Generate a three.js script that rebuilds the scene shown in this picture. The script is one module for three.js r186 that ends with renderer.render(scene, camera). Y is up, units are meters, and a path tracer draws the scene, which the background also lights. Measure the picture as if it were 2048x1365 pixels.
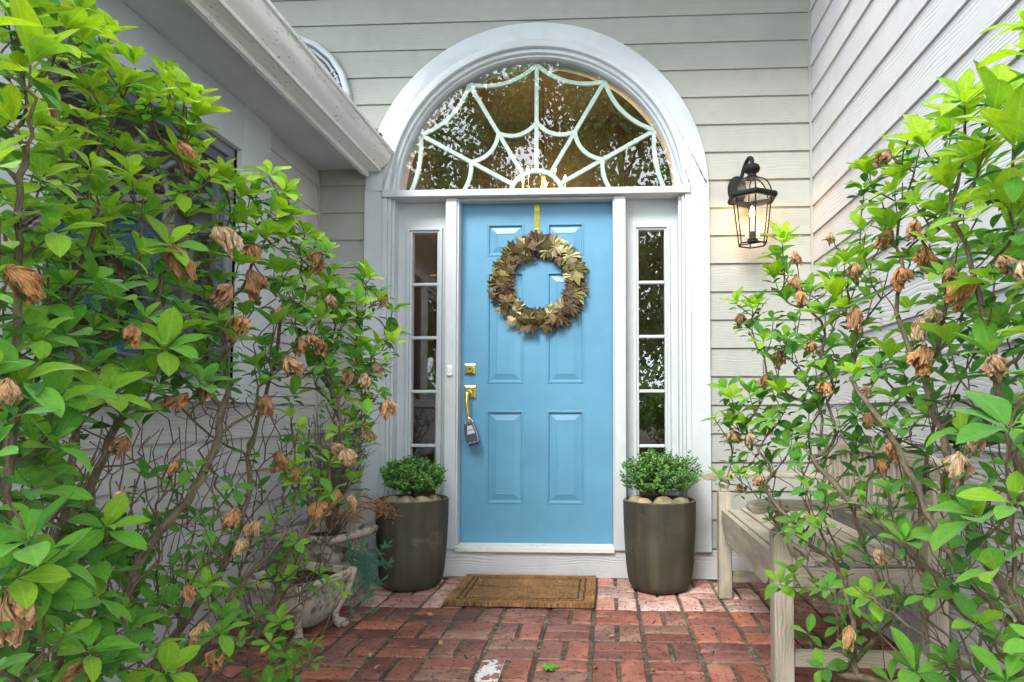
import * as THREE from 'three';
import { mergeGeometries, mergeVertices, toCreasedNormals } from 'three/addons/utils/BufferGeometryUtils.js';
import { RoundedBoxGeometry } from 'three/addons/geometries/RoundedBoxGeometry.js';

// ---------------------------------------------------------------- camera, sky, sun, exposure
const scene = new THREE.Scene();
const camera = new THREE.PerspectiveCamera(2 * Math.atan(682.5 / 1300) * 180 / Math.PI, 2048 / 1365, 0.05, 400);
camera.position.set(0.43, 0.985, 3.9);
camera.rotation.order = 'YXZ';
camera.rotation.set(2.1 * Math.PI / 180, 2.7 * Math.PI / 180, 0);
camera.setViewOffset(2048, 1365, -130, -94.5, 2048, 1365);
camera.updateMatrixWorld(true);
scene.add(camera);

const SUN = new THREE.Vector3(-0.24, 0.69, 0.68).normalize();
{
  const W = 256, H = 128, d = new Float32Array(W * H * 4), v = new THREE.Vector3();
  for (let j = 0; j < H; j++) for (let i = 0; i < W; i++) {
    const el = ((j + 0.5) / H - 0.5) * Math.PI, az = ((i + 0.5) / W - 0.5) * 2 * Math.PI;
    v.set(Math.cos(el) * Math.cos(az), Math.sin(el), Math.cos(el) * Math.sin(az));
    const s = Math.max(0, v.dot(SUN)), y = Math.max(0, v.y);
    let L = 3.2 * (1 - 0.80 * y) + 0.15 * Math.pow(s, 6);
    if (v.y < 0) L = 0.35;
    const k = (j * W + i) * 4;
    d[k] = L * 0.91; d[k + 1] = L; d[k + 2] = L * 1.13; d[k + 3] = 1;
  }
  const sky = new THREE.DataTexture(d, W, H, THREE.RGBAFormat, THREE.FloatType);
  sky.mapping = THREE.EquirectangularReflectionMapping;
  sky.minFilter = sky.magFilter = THREE.LinearFilter; sky.needsUpdate = true;
  scene.background = sky; scene.environment = sky;
}
const sun = new THREE.DirectionalLight(new THREE.Color(1.0, 0.975, 0.94), 2.2);
sun.position.copy(SUN).multiplyScalar(20).add(new THREE.Vector3(0, 1, 1.5));
sun.target.position.set(0, 1, 1.5);
sun.castShadow = true; sun.shadow.radius = 44; sun.shadow.mapSize.set(2048, 2048);
Object.assign(sun.shadow.camera, { left: -6, right: 6, top: 6, bottom: -6, near: 1, far: 45 });
scene.add(sun, sun.target);
const EXPOSURE = 2.5;

// ---------------------------------------------------------------- helpers
let SEED = 1;
function rngOf(a) { return () => { a |= 0; a = a + 0x6D2B79F5 | 0; let t = Math.imul(a ^ a >>> 15, 1 | a); t = t + Math.imul(t ^ t >>> 7, 61 | t) ^ t; return ((t ^ t >>> 14) >>> 0) / 4294967296; }; }
let rnd = rngOf(7);
const R = (a, b) => a + (b - a) * rnd();
const V = (x, y, z) => new THREE.Vector3(x, y, z);
const D2R = Math.PI / 180;
const mix = (a, b, t) => a + (b - a) * t;
const clamp = (x, a = 0, b = 1) => Math.min(b, Math.max(a, x));
const sstep = (a, b, x) => { const t = clamp((x - a) / (b - a)); return t * t * (3 - 2 * t); };
function hash(x, y, s) { let h = Math.imul(x, 374761393) ^ Math.imul(y, 668265263) ^ Math.imul(s, 2147483647 - 1274126177); h = Math.imul(h ^ h >>> 13, 1274126177); h = Math.imul(h ^ h >>> 16, 2246822519); return ((h ^ h >>> 15) >>> 0) / 4294967296; }
function pn(x, y, px, py, s) {              // periodic value noise 0..1
  const xi = Math.floor(x), yi = Math.floor(y), fx = x - xi, fy = y - yi;
  const u = fx * fx * fx * (fx * (fx * 6 - 15) + 10), w = fy * fy * fy * (fy * (fy * 6 - 15) + 10);
  const m = (a, p) => ((a % p) + p) % p, x0 = m(xi, px), x1 = m(xi + 1, px), y0 = m(yi, py), y1 = m(yi + 1, py);
  return mix(mix(hash(x0, y0, s), hash(x1, y0, s), u), mix(hash(x0, y1, s), hash(x1, y1, s), u), w);
}
function fbm(u, v, fx, fy, oct, s) { let a = 0, t = 0, k = 1; for (let o = 0; o < oct; o++) { a += k * pn(u * fx, v * fy, fx, fy, s + o); t += k; k *= 0.55; fx *= 2; fy *= 2; } return a / t; }
function tex(w, h, fn, srgb = false, rx = 1, ry = 1) {
  const d = new Uint8Array(w * h * 4);
  for (let j = 0; j < h; j++) for (let i = 0; i < w; i++) {
    const c = fn((i + 0.5) / w, (j + 0.5) / h), k = (j * w + i) * 4;
    const q = typeof c === 'number' ? [c, c, c] : c;
    for (let n = 0; n < 3; n++) d[k + n] = clamp(q[n]) * 255 + 0.5 | 0;
    d[k + 3] = 255;
  }
  const t = new THREE.DataTexture(d, w, h, THREE.RGBAFormat);
  t.wrapS = t.wrapT = THREE.RepeatWrapping; t.magFilter = THREE.LinearFilter; t.minFilter = THREE.LinearMipmapLinearFilter;
  t.repeat.set(rx, ry); if (srgb) t.colorSpace = THREE.SRGBColorSpace; t.needsUpdate = true;
  return t;
}
const lin = (r, g, b) => new THREE.Color().setRGB(r, g, b);
function M(color, roughness, extra = {}) { const m = new THREE.MeshPhysicalMaterial({ color: lin(...color), roughness, side: THREE.DoubleSide, ...extra }); return m; }

// box-projected uv in metres; `grain` = axis (0,1,2) that u follows
function uvm(g, grain = 0, ou = rnd() * 3, ov = rnd() * 3) {
  g = g.index ? g.toNonIndexed() : g;
  const p = g.attributes.position, n = g.attributes.normal, uv = new Float32Array(p.count * 2);
  for (let i = 0; i < p.count; i += 3) {
    const a = [0, 0, 0];
    for (let k = 0; k < 3; k++) { a[0] += n.getX(i + k); a[1] += n.getY(i + k); a[2] += n.getZ(i + k); }
    const b = a.map(Math.abs), ax = b[0] >= b[1] && b[0] >= b[2] ? 0 : b[1] >= b[2] ? 1 : 2;
    const rest = [0, 1, 2].filter((q) => q !== ax), U = rest.includes(grain) ? grain : rest[0], W = rest.find((q) => q !== U);
    for (let k = 0; k < 3; k++) { const c = [p.getX(i + k), p.getY(i + k), p.getZ(i + k)]; uv[(i + k) * 2] = c[U] + ou; uv[(i + k) * 2 + 1] = c[W] + ov; }
  }
  g.setAttribute('uv', new THREE.BufferAttribute(uv, 2));
  return g;
}
function clean(g) { const q = g.index ? g.toNonIndexed() : g; for (const k of Object.keys(q.attributes)) if (!['position', 'normal', 'uv'].includes(k)) q.deleteAttribute(k); if (!q.attributes.uv) q.setAttribute('uv', new THREE.BufferAttribute(new Float32Array(q.attributes.position.count * 2), 2)); q.morphAttributes = {}; return q; }
const merge = (a) => a.length === 1 ? clean(a[0]) : mergeGeometries(a.map(clean), false);
// box from min to max, softened edges
function bx(x0, x1, y0, y1, z0, z1, r = 0.003, grain) {
  const w = x1 - x0, h = y1 - y0, d = z1 - z0;
  const g = r > 0 ? new RoundedBoxGeometry(w, h, d, 1, Math.min(r, w / 2.1, h / 2.1, d / 2.1)) : new THREE.BoxGeometry(w, h, d);
  g.translate((x0 + x1) / 2, (y0 + y1) / 2, (z0 + z1) / 2);
  return uvm(g, grain ?? (w >= h && w >= d ? 0 : h >= d ? 1 : 2));
}
function hexa(c) {                           // 8 corners: bottom-front l,r / bottom-back r,l ... as two quads (front 4 ccw, back 4 same order)
  const [a, b, e, f, A, B, E, F] = c, q = (p, r, s, t) => [p, r, s, p, s, t];
  const tri = [q(a, b, e, f), q(B, A, F, E), q(A, a, f, F), q(b, B, E, e), q(f, e, E, F), q(A, B, b, a)].flat();
  const g = new THREE.BufferGeometry(); g.setAttribute('position', new THREE.Float32BufferAttribute(tri.flat(), 3)); g.computeVertexNormals(); return g;
}
function ext(shape, depth, o = {}) { return new THREE.ExtrudeGeometry(shape, { depth, bevelEnabled: false, curveSegments: 24, ...o }); }
function lathe(pts, seg = 40) { return new THREE.LatheGeometry(pts.map(([x, y]) => new THREE.Vector2(x, y)), seg); }
function tube(pts, r, seg = 16, rad = 7) { return new THREE.TubeGeometry(new THREE.CatmullRomCurve3(pts.map((p) => Array.isArray(p) ? V(...p) : p)), seg, r, rad, false); }
// tapered tube along points with radii
function limb(pts, radii, sides = 6) {
  const pos = [], nor = [], uv = [], idx = []; let u = V(0.31, 0.2, 0.93), len = 0;
  for (let i = 0; i < pts.length; i++) {
    const t = V(0, 0, 0).subVectors(pts[Math.min(i + 1, pts.length - 1)], pts[Math.max(i - 1, 0)]).normalize();
    if (Math.abs(t.dot(u)) > 0.97) u.set(t.y, t.z, t.x);
    const s = V(0, 0, 0).crossVectors(t, u).normalize(); u = V(0, 0, 0).crossVectors(s, t);
    if (i) len += pts[i].distanceTo(pts[i - 1]);
    for (let k = 0; k <= sides; k++) { const a = k / sides * 2 * Math.PI, c = Math.cos(a), w = Math.sin(a), nx = s.x * c + u.x * w, ny = s.y * c + u.y * w, nz = s.z * c + u.z * w; pos.push(pts[i].x + nx * radii[i], pts[i].y + ny * radii[i], pts[i].z + nz * radii[i]); nor.push(nx, ny, nz); uv.push(k / sides * 0.06, len); }
    if (i) for (let k = 0; k < sides; k++) { const a = (i - 1) * (sides + 1) + k, b = a + sides + 1; idx.push(a, b, a + 1, b, b + 1, a + 1); }
  }
  const g = new THREE.BufferGeometry(); g.setAttribute('position', new THREE.Float32BufferAttribute(pos, 3)); g.setAttribute('normal', new THREE.Float32BufferAttribute(nor, 3)); g.setAttribute('uv', new THREE.Float32BufferAttribute(uv, 2)); g.setIndex(idx); return g;
}
function bump3(g, amp, freq, s = 3) {        // roughen a closed form along its normals
  const p = g.attributes.position, n = g.attributes.normal, f = (x, y, z) => pn(x * freq + 50, y * freq + 50, 997, 997, s) + pn(z * freq + 50, x * freq * 0.7 + y * freq * 0.7 + 50, 997, 997, s + 1) - 1;
  for (let i = 0; i < p.count; i++) { const x = p.getX(i), y = p.getY(i), z = p.getZ(i), d = amp * (f(x, y, z) + 0.5 * f(2.3 * x, 2.3 * y, 2.3 * z)); p.setXYZ(i, x + n.getX(i) * d, y + n.getY(i) * d, z + n.getZ(i) * d); }
  g.computeVertexNormals(); return g;
}
// scene objects
const used = {};
function numbered(name) { const k = used[name] = (used[name] ?? -1) + 1; return k ? `${name}_${String(k).padStart(3, '0')}` : name; }
const baseOf = new Map();
function thing(name, label, category, at = [0, 0, 0], group) {
  const o = new THREE.Group(); o.name = numbered(name); o.position.set(...at); scene.add(o); baseOf.set(o, V(...at));
  o.userData = { label, category }; if (group) o.userData.group = group; return o;
}
// geometry given in world coordinates becomes a child of a thing or part
function part(parent, name, geos, mat, label) {
  let g = Array.isArray(geos) ? merge(geos) : geos; const b = baseOf.get(parent);
  g.translate(-b.x, -b.y, -b.z);
  const m = new THREE.Mesh(g, mat); m.name = name; m.castShadow = m.receiveShadow = true; parent.add(m); baseOf.set(m, b);
  if (label) m.userData.label = label; return m;
}
function struct(name, geos, mat) { const m = new THREE.Mesh(Array.isArray(geos) ? merge(geos) : geos, mat); m.name = numbered(name); m.userData.kind = 'structure'; m.castShadow = m.receiveShadow = true; scene.add(m); baseOf.set(m, V(0, 0, 0)); return m; }
function single(name, label, category, g, mat, at = [0, 0, 0], group) { const m = new THREE.Mesh(Array.isArray(g) ? merge(g) : g, mat); m.name = numbered(name); m.position.set(...at); m.userData = { label, category }; if (group) m.userData.group = group; m.castShadow = m.receiveShadow = true; scene.add(m); baseOf.set(m, V(...at)); return m; }
function copyOf(o, label, at, turn = 0) { const c = o.clone(); c.name = numbered(o.name.replace(/_\d\d\d$/, '')); c.userData = { ...o.userData, label }; c.position.set(...at); c.rotation.y = turn; scene.add(c); return c; }
// a point seen at (px, py) of the 2048 x 1365 view, d metres into the scene
const CR = new THREE.Matrix4().extractRotation(camera.matrixWorld);
function at(px, py, d) { const v = V((px - 1154) / 1300, -(py - 777) / 1300, -1).applyMatrix4(CR); return v.multiplyScalar(d / -v.z).add(camera.position); }

// ---------------------------------------------------------------- textures and materials
const grain = (lines, warp, s) => (u, v) => {
  const w = fbm(u, v, 4, 2, 3, s) * warp + fbm(u, v, 14, 3, 2, s + 9) * warp * 0.22;
  const f = v * lines + w, l = Math.abs((f - Math.floor(f)) - 0.5) * 2;
  const on = sstep(0.22, 0.62, fbm(u, v, 5, 8, 2, s + 20));
  return 0.75 - 0.62 * on * Math.pow(1 - l, 3) + 0.1 * (fbm(u, v, 256, 16, 2, s + 30) - 0.5);
};
const T = {};
T.cedar = tex(2048, 384, grain(22, 4, 11), false, 1 / 1.9, 1 / 0.36);
T.cedarFine = tex(1024, 256, grain(30, 5, 61), false, 1 / 1.1, 1 / 0.24);
T.dust = tex(512, 512, (u, v) => { const a = fbm(u, v, 3, 3, 5, 5), b = fbm(u, v, 24, 24, 3, 8); const k = 0.93 + 0.07 * a + 0.04 * (b - 0.5) - 0.10 * Math.pow(clamp((a - 0.55) * 3), 2); return [k, k, k * 0.995]; }, true, 0.7, 0.7);
T.fine = tex(512, 512, (u, v) => fbm(u, v, 48, 48, 4, 77), false, 3, 3);
T.orange = tex(512, 512, (u, v) => fbm(u, v, 90, 90, 2, 41) * 0.6 + fbm(u, v, 8, 8, 3, 43) * 0.4, false, 3, 3);
T.doorSheen = tex(256, 512, (u, v) => 0.72 + 0.5 * (fbm(u, v, 4, 26, 3, 241) * 0.5 + fbm(u, v, 4, 4, 3, 245) * 0.5), false, 1, 0.6);
T.grime = tex(512, 512, (u, v) => { const a = fbm(u, v, 2, 6, 4, 91), b = fbm(u, v, 60, 60, 2, 95), c = fbm(u, v, 9, 9, 3, 97); const k = 1 - 0.13 * sstep(0.52, 0.8, a) - (b > 0.75 ? 0.22 : 0) * sstep(0.4, 0.7, c); return [k, k * 0.985, k * 0.95]; }, true, 0.9, 2.2);
T.brick = tex(512, 512, (u, v) => { const a = fbm(u, v, 6, 6, 5, 21), b = fbm(u, v, 64, 64, 2, 25), w = sstep(0.57, 0.76, fbm(u, v, 5, 5, 5, 33)); const k = 0.58 + 0.55 * a - (b > 0.7 ? 0.3 : 0); const e = 0.62 * w; return [mix(k, 0.95, e), mix(k * 0.95, 0.95, e), mix(k * 0.93, 0.95, e)]; }, true, 1.3, 1.3);
T.brickBump = tex(512, 512, (u, v) => { const b = fbm(u, v, 60, 60, 2, 25); return fbm(u, v, 10, 10, 4, 22) * 0.6 + 0.4 - (b > 0.66 ? 0.4 * (b - 0.66) / 0.34 : 0); }, false, 1.3, 1.3);
T.lime = tex(512, 512, (u, v) => { const a = fbm(u, v, 9, 9, 5, 121), w = sstep(0.5, 0.56, fbm(u, v, 12, 12, 4, 133) + 0.25 * (fbm(u, v, 60, 60, 2, 135) - 0.5)), k = 0.6 + 0.5 * a; return [mix(k * 0.44, 0.78, w), mix(k * 0.16, 0.78, w), mix(k * 0.11, 0.76, w)]; }, false, 2.2, 2.2);
T.soil = tex(512, 512, (u, v) => { const a = fbm(u, v, 6, 6, 5, 51), b = fbm(u, v, 50, 50, 3, 55); const k = 0.35 + 0.8 * a * b * 1.6; return [k, k * 0.95, k * 0.85]; }, true, 1, 1);
T.bark = tex(256, 512, (u, v) => { const a = fbm(u, v, 8, 20, 4, 71), m = sstep(0.6, 0.72, fbm(u, v, 5, 9, 4, 75)); const k = 0.5 + 0.7 * a; return [mix(k, 0.8, m * 0.6), mix(k * 0.95, 0.95, m * 0.6), mix(k * 0.88, 0.75, m * 0.6)]; }, true, 16, 3);
T.barkBump = tex(256, 512, (u, v) => fbm(u, v, 10, 26, 4, 71), false, 16, 3);
T.clay = tex(512, 512, (u, v) => { const s = fbm(u, v, 30, 3, 4, 141), a = fbm(u, v, 4, 4, 5, 143), w = sstep(0.64, 0.74, fbm(u, v, 9, 7, 5, 147)) * sstep(0.45, 0.7, fbm(u, v, 3, 3, 2, 149)); const k = 0.55 + 0.32 * s + 0.38 * (a - 0.5); return [mix(k * 1.02, 1.15, w * 0.5), mix(k, 1.1, w * 0.5), mix(k * 0.9, 1.0, w * 0.5)]; }, true, 1, 1);
T.clayBump = tex(512, 512, (u, v) => { const b = fbm(u, v, 34, 34, 2, 153), c = pn(u * 20, v * 20, 20, 20, 157); return 0.7 + 0.3 * fbm(u, v, 8, 8, 4, 155) - (c > 0.9 ? (c - 0.9) * 6 : 0) - (b > 0.72 ? 0.15 : 0); }, false, 1, 1);
T.stone = tex(512, 512, (u, v) => { const a = fbm(u, v, 5, 5, 5, 161), b = sstep(0.52, 0.7, fbm(u, v, 10, 10, 5, 165)); const k = 0.85 + 0.3 * (a - 0.5); return [mix(k, 0.42, b * 0.75), mix(k * 0.98, 0.42, b * 0.75), mix(k * 0.93, 0.36, b * 0.75)]; }, true, 3, 3);
T.pebble = tex(256, 256, (u, v) => { const a = fbm(u, v, 4, 4, 5, 171), b = fbm(u, v, 50, 50, 2, 175); const k = 0.6 + 0.55 * a - (b > 0.68 ? 0.22 : 0); return [k, k * 0.97, k * 0.86]; }, true, 1, 1);
T.coir = tex(1024, 512, (u, v) => { const f = fbm(u, v, 160, 60, 2, 181), a = fbm(u, v, 6, 5, 4, 183); let k = 0.5 + 0.55 * f + 0.45 * (a - 0.5);
  const x = u * 0.76, y = v * 0.56, e = Math.min(x, 0.76 - x, y, 0.56 - y), n = 0.6 + 0.8 * fbm(u, v, 20, 20, 3, 187);
  const ln = (c, w) => Math.max(0, 1 - Math.abs(e - c) / w); const dark = clamp(n * Math.max(ln(0.055, 0.008), ln(0.085, 0.008)));
  const mid = sstep(0.52, 0.7, fbm(u, v, 5, 14, 4, 189)) * sstep(0.14, 0.05, Math.abs(v - 0.5)) * 0.55;
  k *= 1 - 0.75 * Math.max(dark, mid) * (0.7 + 0.3 * f); return [k, k * 0.98, k * 0.95]; }, true, 1, 1);
T.coirBump = tex(512, 512, (u, v) => fbm(u, v, 90, 60, 3, 191), false, 2, 2);
T.leaf = tex(256, 128, (u, v) => {           // u along the blade, v across
  const y = Math.abs(v - 0.5) * 2, mid = sstep(0.045, 0.012, Math.abs(v - 0.5)), s = u * 8.5 - y * 2.0, l = Math.abs((s - Math.floor(s)) - 0.5) * 2, side = sstep(0.86, 1.0, l) * 0.10;
  const a = fbm(u, v, 6, 6, 4, 201), sp = sstep(0.74, 0.80, fbm(u, v, 26, 14, 2, 207)) * 0.55, yl = sstep(0.52, 0.75, fbm(u, v, 3, 2, 3, 209)) * sstep(0.55, 1, u) * 0.35; const k = 0.84 + 0.30 * (a - 0.5) + 0.5 * mid + side * 1.3; return [mix(k * (1 + 0.3 * mid + yl), 0.75, sp), mix(k, 0.42, sp), mix(k * (1 + 0.3 * mid), 0.5, sp)]; }, false);
T.leafBump = tex(256, 128, (u, v) => { const y = Math.abs(v - 0.5) * 2, mid = sstep(0.06, 0.0, Math.abs(v - 0.5)), s = u * 8.5 - y * 2.0, l = Math.abs((s - Math.floor(s)) - 0.5) * 2; return 0.7 - 0.55 * mid - 0.25 * sstep(0.7, 1, l) + 0.15 * fbm(u, v, 30, 20, 2, 205); }, false);
T.petal = tex(256, 256, (u, v) => { const s = fbm(u, v, 4, 30, 3, 211), a = fbm(u, v, 5, 5, 4, 213); const k = 0.45 + 0.75 * s * (0.6 + 0.8 * a); return [k, k * (0.85 + 0.25 * a), k * (0.72 + 0.3 * a)]; }, true);
T.petalBump = tex(256, 256, (u, v) => fbm(u, v, 4, 26, 3, 211), false);
T.wood = tex(1024, 256, (u, v) => { const g = grain(18, 4, 221)(u, v), a = fbm(u, v, 6, 4, 4, 225), m = sstep(0.58, 0.75, fbm(u, v, 7, 5, 5, 229)); const k = 0.62 + 0.3 * g + 0.25 * (a - 0.5); return [mix(k, 0.72, m * 0.4), mix(k * 0.99, 0.75, m * 0.4), mix(k * 0.97, 0.6, m * 0.4)]; }, true, 1, 5);

const siding = M([0.37, 0.375, 0.33], 0.62, { bumpMap: T.cedar, bumpScale: 0.0013, map: T.dust });
const sidingBoldLit = M([0.56, 0.55, 0.545], 0.58, { bumpMap: T.cedar, bumpScale: 0.003, map: T.dust });  // bolder grain, plus a paler base standing in for light on the walls
const sidingSoft = M([0.37, 0.375, 0.33], 0.62, { bumpMap: T.cedar, bumpScale: 0.0012, map: T.dust });
const white = M([0.575, 0.605, 0.62], 0.42, { map: T.dust, bumpMap: T.fine, bumpScale: 0.0004 });
const whiteOld = M([0.80, 0.82, 0.84], 0.45, { map: T.grime, bumpMap: T.fine, bumpScale: 0.0004 });
const doorBlue = M([0.115, 0.31, 0.465], 0.36, { map: T.dust, roughnessMap: T.doorSheen, bumpMap: T.orange, bumpScale: 0.0005 });
const glass = M([1, 1, 1], 0.0, { transmission: 1, thickness: 0, ior: 1.66 });
const clearGlass = M([1, 0.99, 0.96], 0.02, { transmission: 1, thickness: 0, ior: 1.45 });
const brass = M([0.86, 0.64, 0.20], 0.24, { metalness: 1 });
const blackIron = M([0.009, 0.0095, 0.0095], 0.7, { specularIntensity: 0.5, bumpMap: T.fine, bumpScale: 0.0006 });
// ---------------------------------------------------------------- ground, paving
const EXP = 0.169, Y0 = 0.015, SPR = 2.32, XC = -0.009, RW = 1.662, LW = -1.362;
{
  const soilM = M([0.22, 0.18, 0.13], 0.95, { map: T.soil, bumpMap: T.soil, bumpScale: 0.02 });
  const g = new THREE.PlaneGeometry(300, 300, 1, 1); g.rotateX(-Math.PI / 2); g.translate(0, -0.055, 60); struct('ground', uvm(g), soilM);
  const dg = bx(-7, 7, -0.12, -0.02, 4.7, 11.5, 0.01); struct('bounce_slab', dg, M([0.48, 0.46, 0.43], 0.9, { map: T.dust, bumpMap: T.soil, bumpScale: 0.002 }));  // unseen pale slab, added to bounce sunlight up under the left eave
  const paving = thing('brick_paving', '', '', [0, 0, 0]); paving.userData = { kind: 'structure' };
  const mortar = M([0.25, 0.235, 0.20], 0.95, { map: T.soil, bumpMap: T.soil, bumpScale: 0.006 });
  const bed = new THREE.PlaneGeometry(3.03, 4.4, 1, 1); bed.rotateX(-Math.PI / 2); bed.translate(0.15, -0.009, 2.2); part(paving, 'mortar_bed', uvm(bed), mortar);
  // one brick: chamfered slab, a few worn variants
  const LB = 0.2075, WB = 0.099, variants = [];
  rnd = rngOf(11);
  for (let v = 0; v < 7; v++) {
    const c = 0.006, hx = LB / 2, hz = WB / 2, pos = [];
    const nx = 5, nz = 3, top = [];
    for (let j = 0; j <= nz; j++) for (let i = 0; i <= nx; i++) {
      const edge = i === 0 || i === nx || j === 0 || j === nz, corner = (i === 0 || i === nx) && (j === 0 || j === nz);
      const x = mix(-hx + c, hx - c, i / nx) + (edge ? R(-1, 1) * 0.0016 : R(-1, 1) * 0.004), z = mix(-hz + c, hz - c, j / nz) + (edge ? R(-1, 1) * 0.0016 : R(-1, 1) * 0.004);
      top.push(V(x, (corner ? -0.0035 : edge ? -0.0012 : 0) + R(-1, 1) * 0.0009, z));
    }
    const id = (i, j) => top[j * (nx + 1) + i], T3 = (a, b, cc) => pos.push(a.x, a.y, a.z, b.x, b.y, b.z, cc.x, cc.y, cc.z);
    for (let j = 0; j < nz; j++) for (let i = 0; i < nx; i++) { T3(id(i, j), id(i, j + 1), id(i + 1, j + 1)); T3(id(i, j), id(i + 1, j + 1), id(i + 1, j)); }
    const ring = []; for (let i = 0; i < nx; i++) ring.push(id(i, 0)); for (let j = 0; j < nz; j++) ring.push(id(nx, j)); for (let i = nx; i > 0; i--) ring.push(id(i, nz)); for (let j = nz; j > 0; j--) ring.push(id(0, j));
    const low = ring.map((p) => V(clamp(p.x * 1.06, -hx, hx) + R(-1, 1) * 0.001, -0.011, clamp(p.z * 1.13, -hz, hz) + R(-1, 1) * 0.001)), low2 = low.map((p) => V(p.x, -0.05, p.z));
    for (let k = 0; k < ring.length; k++) { const m = (k + 1) % ring.length; T3(ring[k], ring[m], low[m]); T3(ring[k], low[m], low[k]); T3(low[k], low[m], low2[m]); T3(low[k], low2[m], low2[k]); }
    let g = new THREE.BufferGeometry(); g.setAttribute('position', new THREE.Float32BufferAttribute(pos, 3)); g.computeVertexNormals(); g = toCreasedNormals(g, 0.9);
    variants.push(uvm(g, 0, v * 0.37, v * 0.21));
  }
  const tone = (r, g, b, rough, map = T.brick) => M([r, g, b], rough, { map, bumpMap: T.brickBump, bumpScale: 0.004 });
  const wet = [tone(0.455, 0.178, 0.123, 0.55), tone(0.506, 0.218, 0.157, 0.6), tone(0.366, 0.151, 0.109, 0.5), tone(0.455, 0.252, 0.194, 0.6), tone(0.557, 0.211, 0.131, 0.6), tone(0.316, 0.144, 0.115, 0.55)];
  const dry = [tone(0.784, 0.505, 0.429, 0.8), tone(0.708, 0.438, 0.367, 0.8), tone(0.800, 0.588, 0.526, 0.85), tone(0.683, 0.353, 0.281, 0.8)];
  const limed = tone(1, 1, 1, 0.7, T.lime);
  const stuff = [];
  let count = 0;
  const MOD = 0.222;
  for (let j = 14; j >= -3; j--) for (let i = -7; i <= 6; i++) {
    const cx = 0.25 + i * 0.2215, cz = 0.721 + j * MOD, up = ((i + j) % 2 + 2) % 2 === 0;
    for (const s of [-1, 1]) {
      const bxp = cx + (up ? s * 0.0555 : 0), bz = cz + (up ? 0 : s * 0.0555);
      if (bxp < LW + 0.04 || bxp > RW - 0.01 || bz < -0.0) continue;
      if (bz > 1.95 && (bxp < -0.45 || bxp > 1.02)) continue;
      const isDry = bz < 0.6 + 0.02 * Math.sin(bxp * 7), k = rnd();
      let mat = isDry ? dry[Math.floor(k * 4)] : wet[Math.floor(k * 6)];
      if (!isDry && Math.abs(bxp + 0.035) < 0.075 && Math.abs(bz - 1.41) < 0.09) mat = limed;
      const g = variants[Math.floor(rnd() * 7)], q = new THREE.Quaternion().setFromEuler(new THREE.Euler(R(-1, 1) * 0.011, (up ? Math.PI / 2 : 0) + (rnd() < 0.5 ? Math.PI : 0) + R(-1, 1) * 0.018, R(-1, 1) * 0.011));
      const p = V(bxp + R(-1, 1) * 0.0025, R(-0.003, 0.0025), bz + R(-1, 1) * 0.0025);
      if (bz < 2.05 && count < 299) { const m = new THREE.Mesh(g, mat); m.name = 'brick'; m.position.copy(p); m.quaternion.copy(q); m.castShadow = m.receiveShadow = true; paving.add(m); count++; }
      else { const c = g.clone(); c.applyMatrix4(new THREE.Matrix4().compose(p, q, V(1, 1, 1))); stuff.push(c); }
    }
  }
  if (stuff.length) { const m = part(paving, 'near_brick', stuff, wet[1]); m.userData.kind = 'stuff'; }
}

// ---------------------------------------------------------------- clapboard walls
// board on the plane z = 0, ends given at its bottom and top edge
function board(xb0, xb1, xt0, xt1, y0, y1, butt = 0.014) {
  const t = 0.002, b = butt, j = () => R(-1, 1) * 0.0008;
  const z0 = b + j(), z1 = t;
  let g = hexa([[xb0, y0, z0], [xb1, y0, z0], [xt1, y1, z1], [xt0, y1, z1], [xb0, y0, 0.0002], [xb1, y0, 0.0002], [xt1, y1, 0.0002], [xt0, y1, 0.0002]]);
  return uvm(g, 0);
}
rnd = rngOf(21);
{
  const w = thing('front_wall', 'greige clapboard wall facing the camera around the arched entry', 'wall', [0, 0, 0]);
  // core with the arched opening
  const s = new THREE.Shape(); s.moveTo(-3.4, -0.1); s.lineTo(RW + 0.2, -0.1); s.lineTo(RW + 0.2, 6.1); s.lineTo(-3.4, 6.1); s.closePath();
  const h = new THREE.Path(); h.moveTo(XC - 0.935, 0.16); h.lineTo(XC - 0.935, SPR); h.absarc(XC, SPR, 0.935, Math.PI, 0, true); h.lineTo(XC + 0.935, 0.16); h.closePath(); s.holes.push(h);
  const core = ext(s, 0.16); core.translate(0, 0, -0.1605); part(w, 'wall_core', uvm(core), sidingSoft);
  const hw = (y) => y < SPR ? 0.99 : y - SPR < 0.99 ? Math.sqrt(0.99 * 0.99 - (y - SPR) ** 2) : 0;
  for (let k = 0; k < 36; k++) {
    const y0 = Y0 + k * EXP, y1 = y0 + EXP + 0.012, a = hw(y0 + 0.002), b = hw(y0 + EXP), lx = y0 > 2.4 ? -3.3 : LW + 0.002, rx = RW - 0.012;
    if (k === 0) part(w, 'siding_board', board(lx, rx, lx, rx, y0 - 0.012, y1 - 0.021), sidingBoldLit);  // bottom board: bold grain, paler base imitates the light on its front
    else if (a < 0.01) part(w, 'siding_board', board(lx, rx, lx, rx, y0, y1), siding);
    else { part(w, 'siding_board', board(lx, XC - a, lx, XC - b, y0, y1), siding); part(w, 'siding_board', board(XC + a, rx, XC + b, rx, y0, y1), siding); }
  }
  part(w, 'corner_strip', bx(RW - 0.024, RW - 0.001, 0, 6, 0.001, 0.02, 0.002), siding);
  part(w, 'corner_strip', bx(LW + 0.001, LW + 0.022, 0, 2.46, 0.001, 0.02, 0.002), siding);
}
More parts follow.
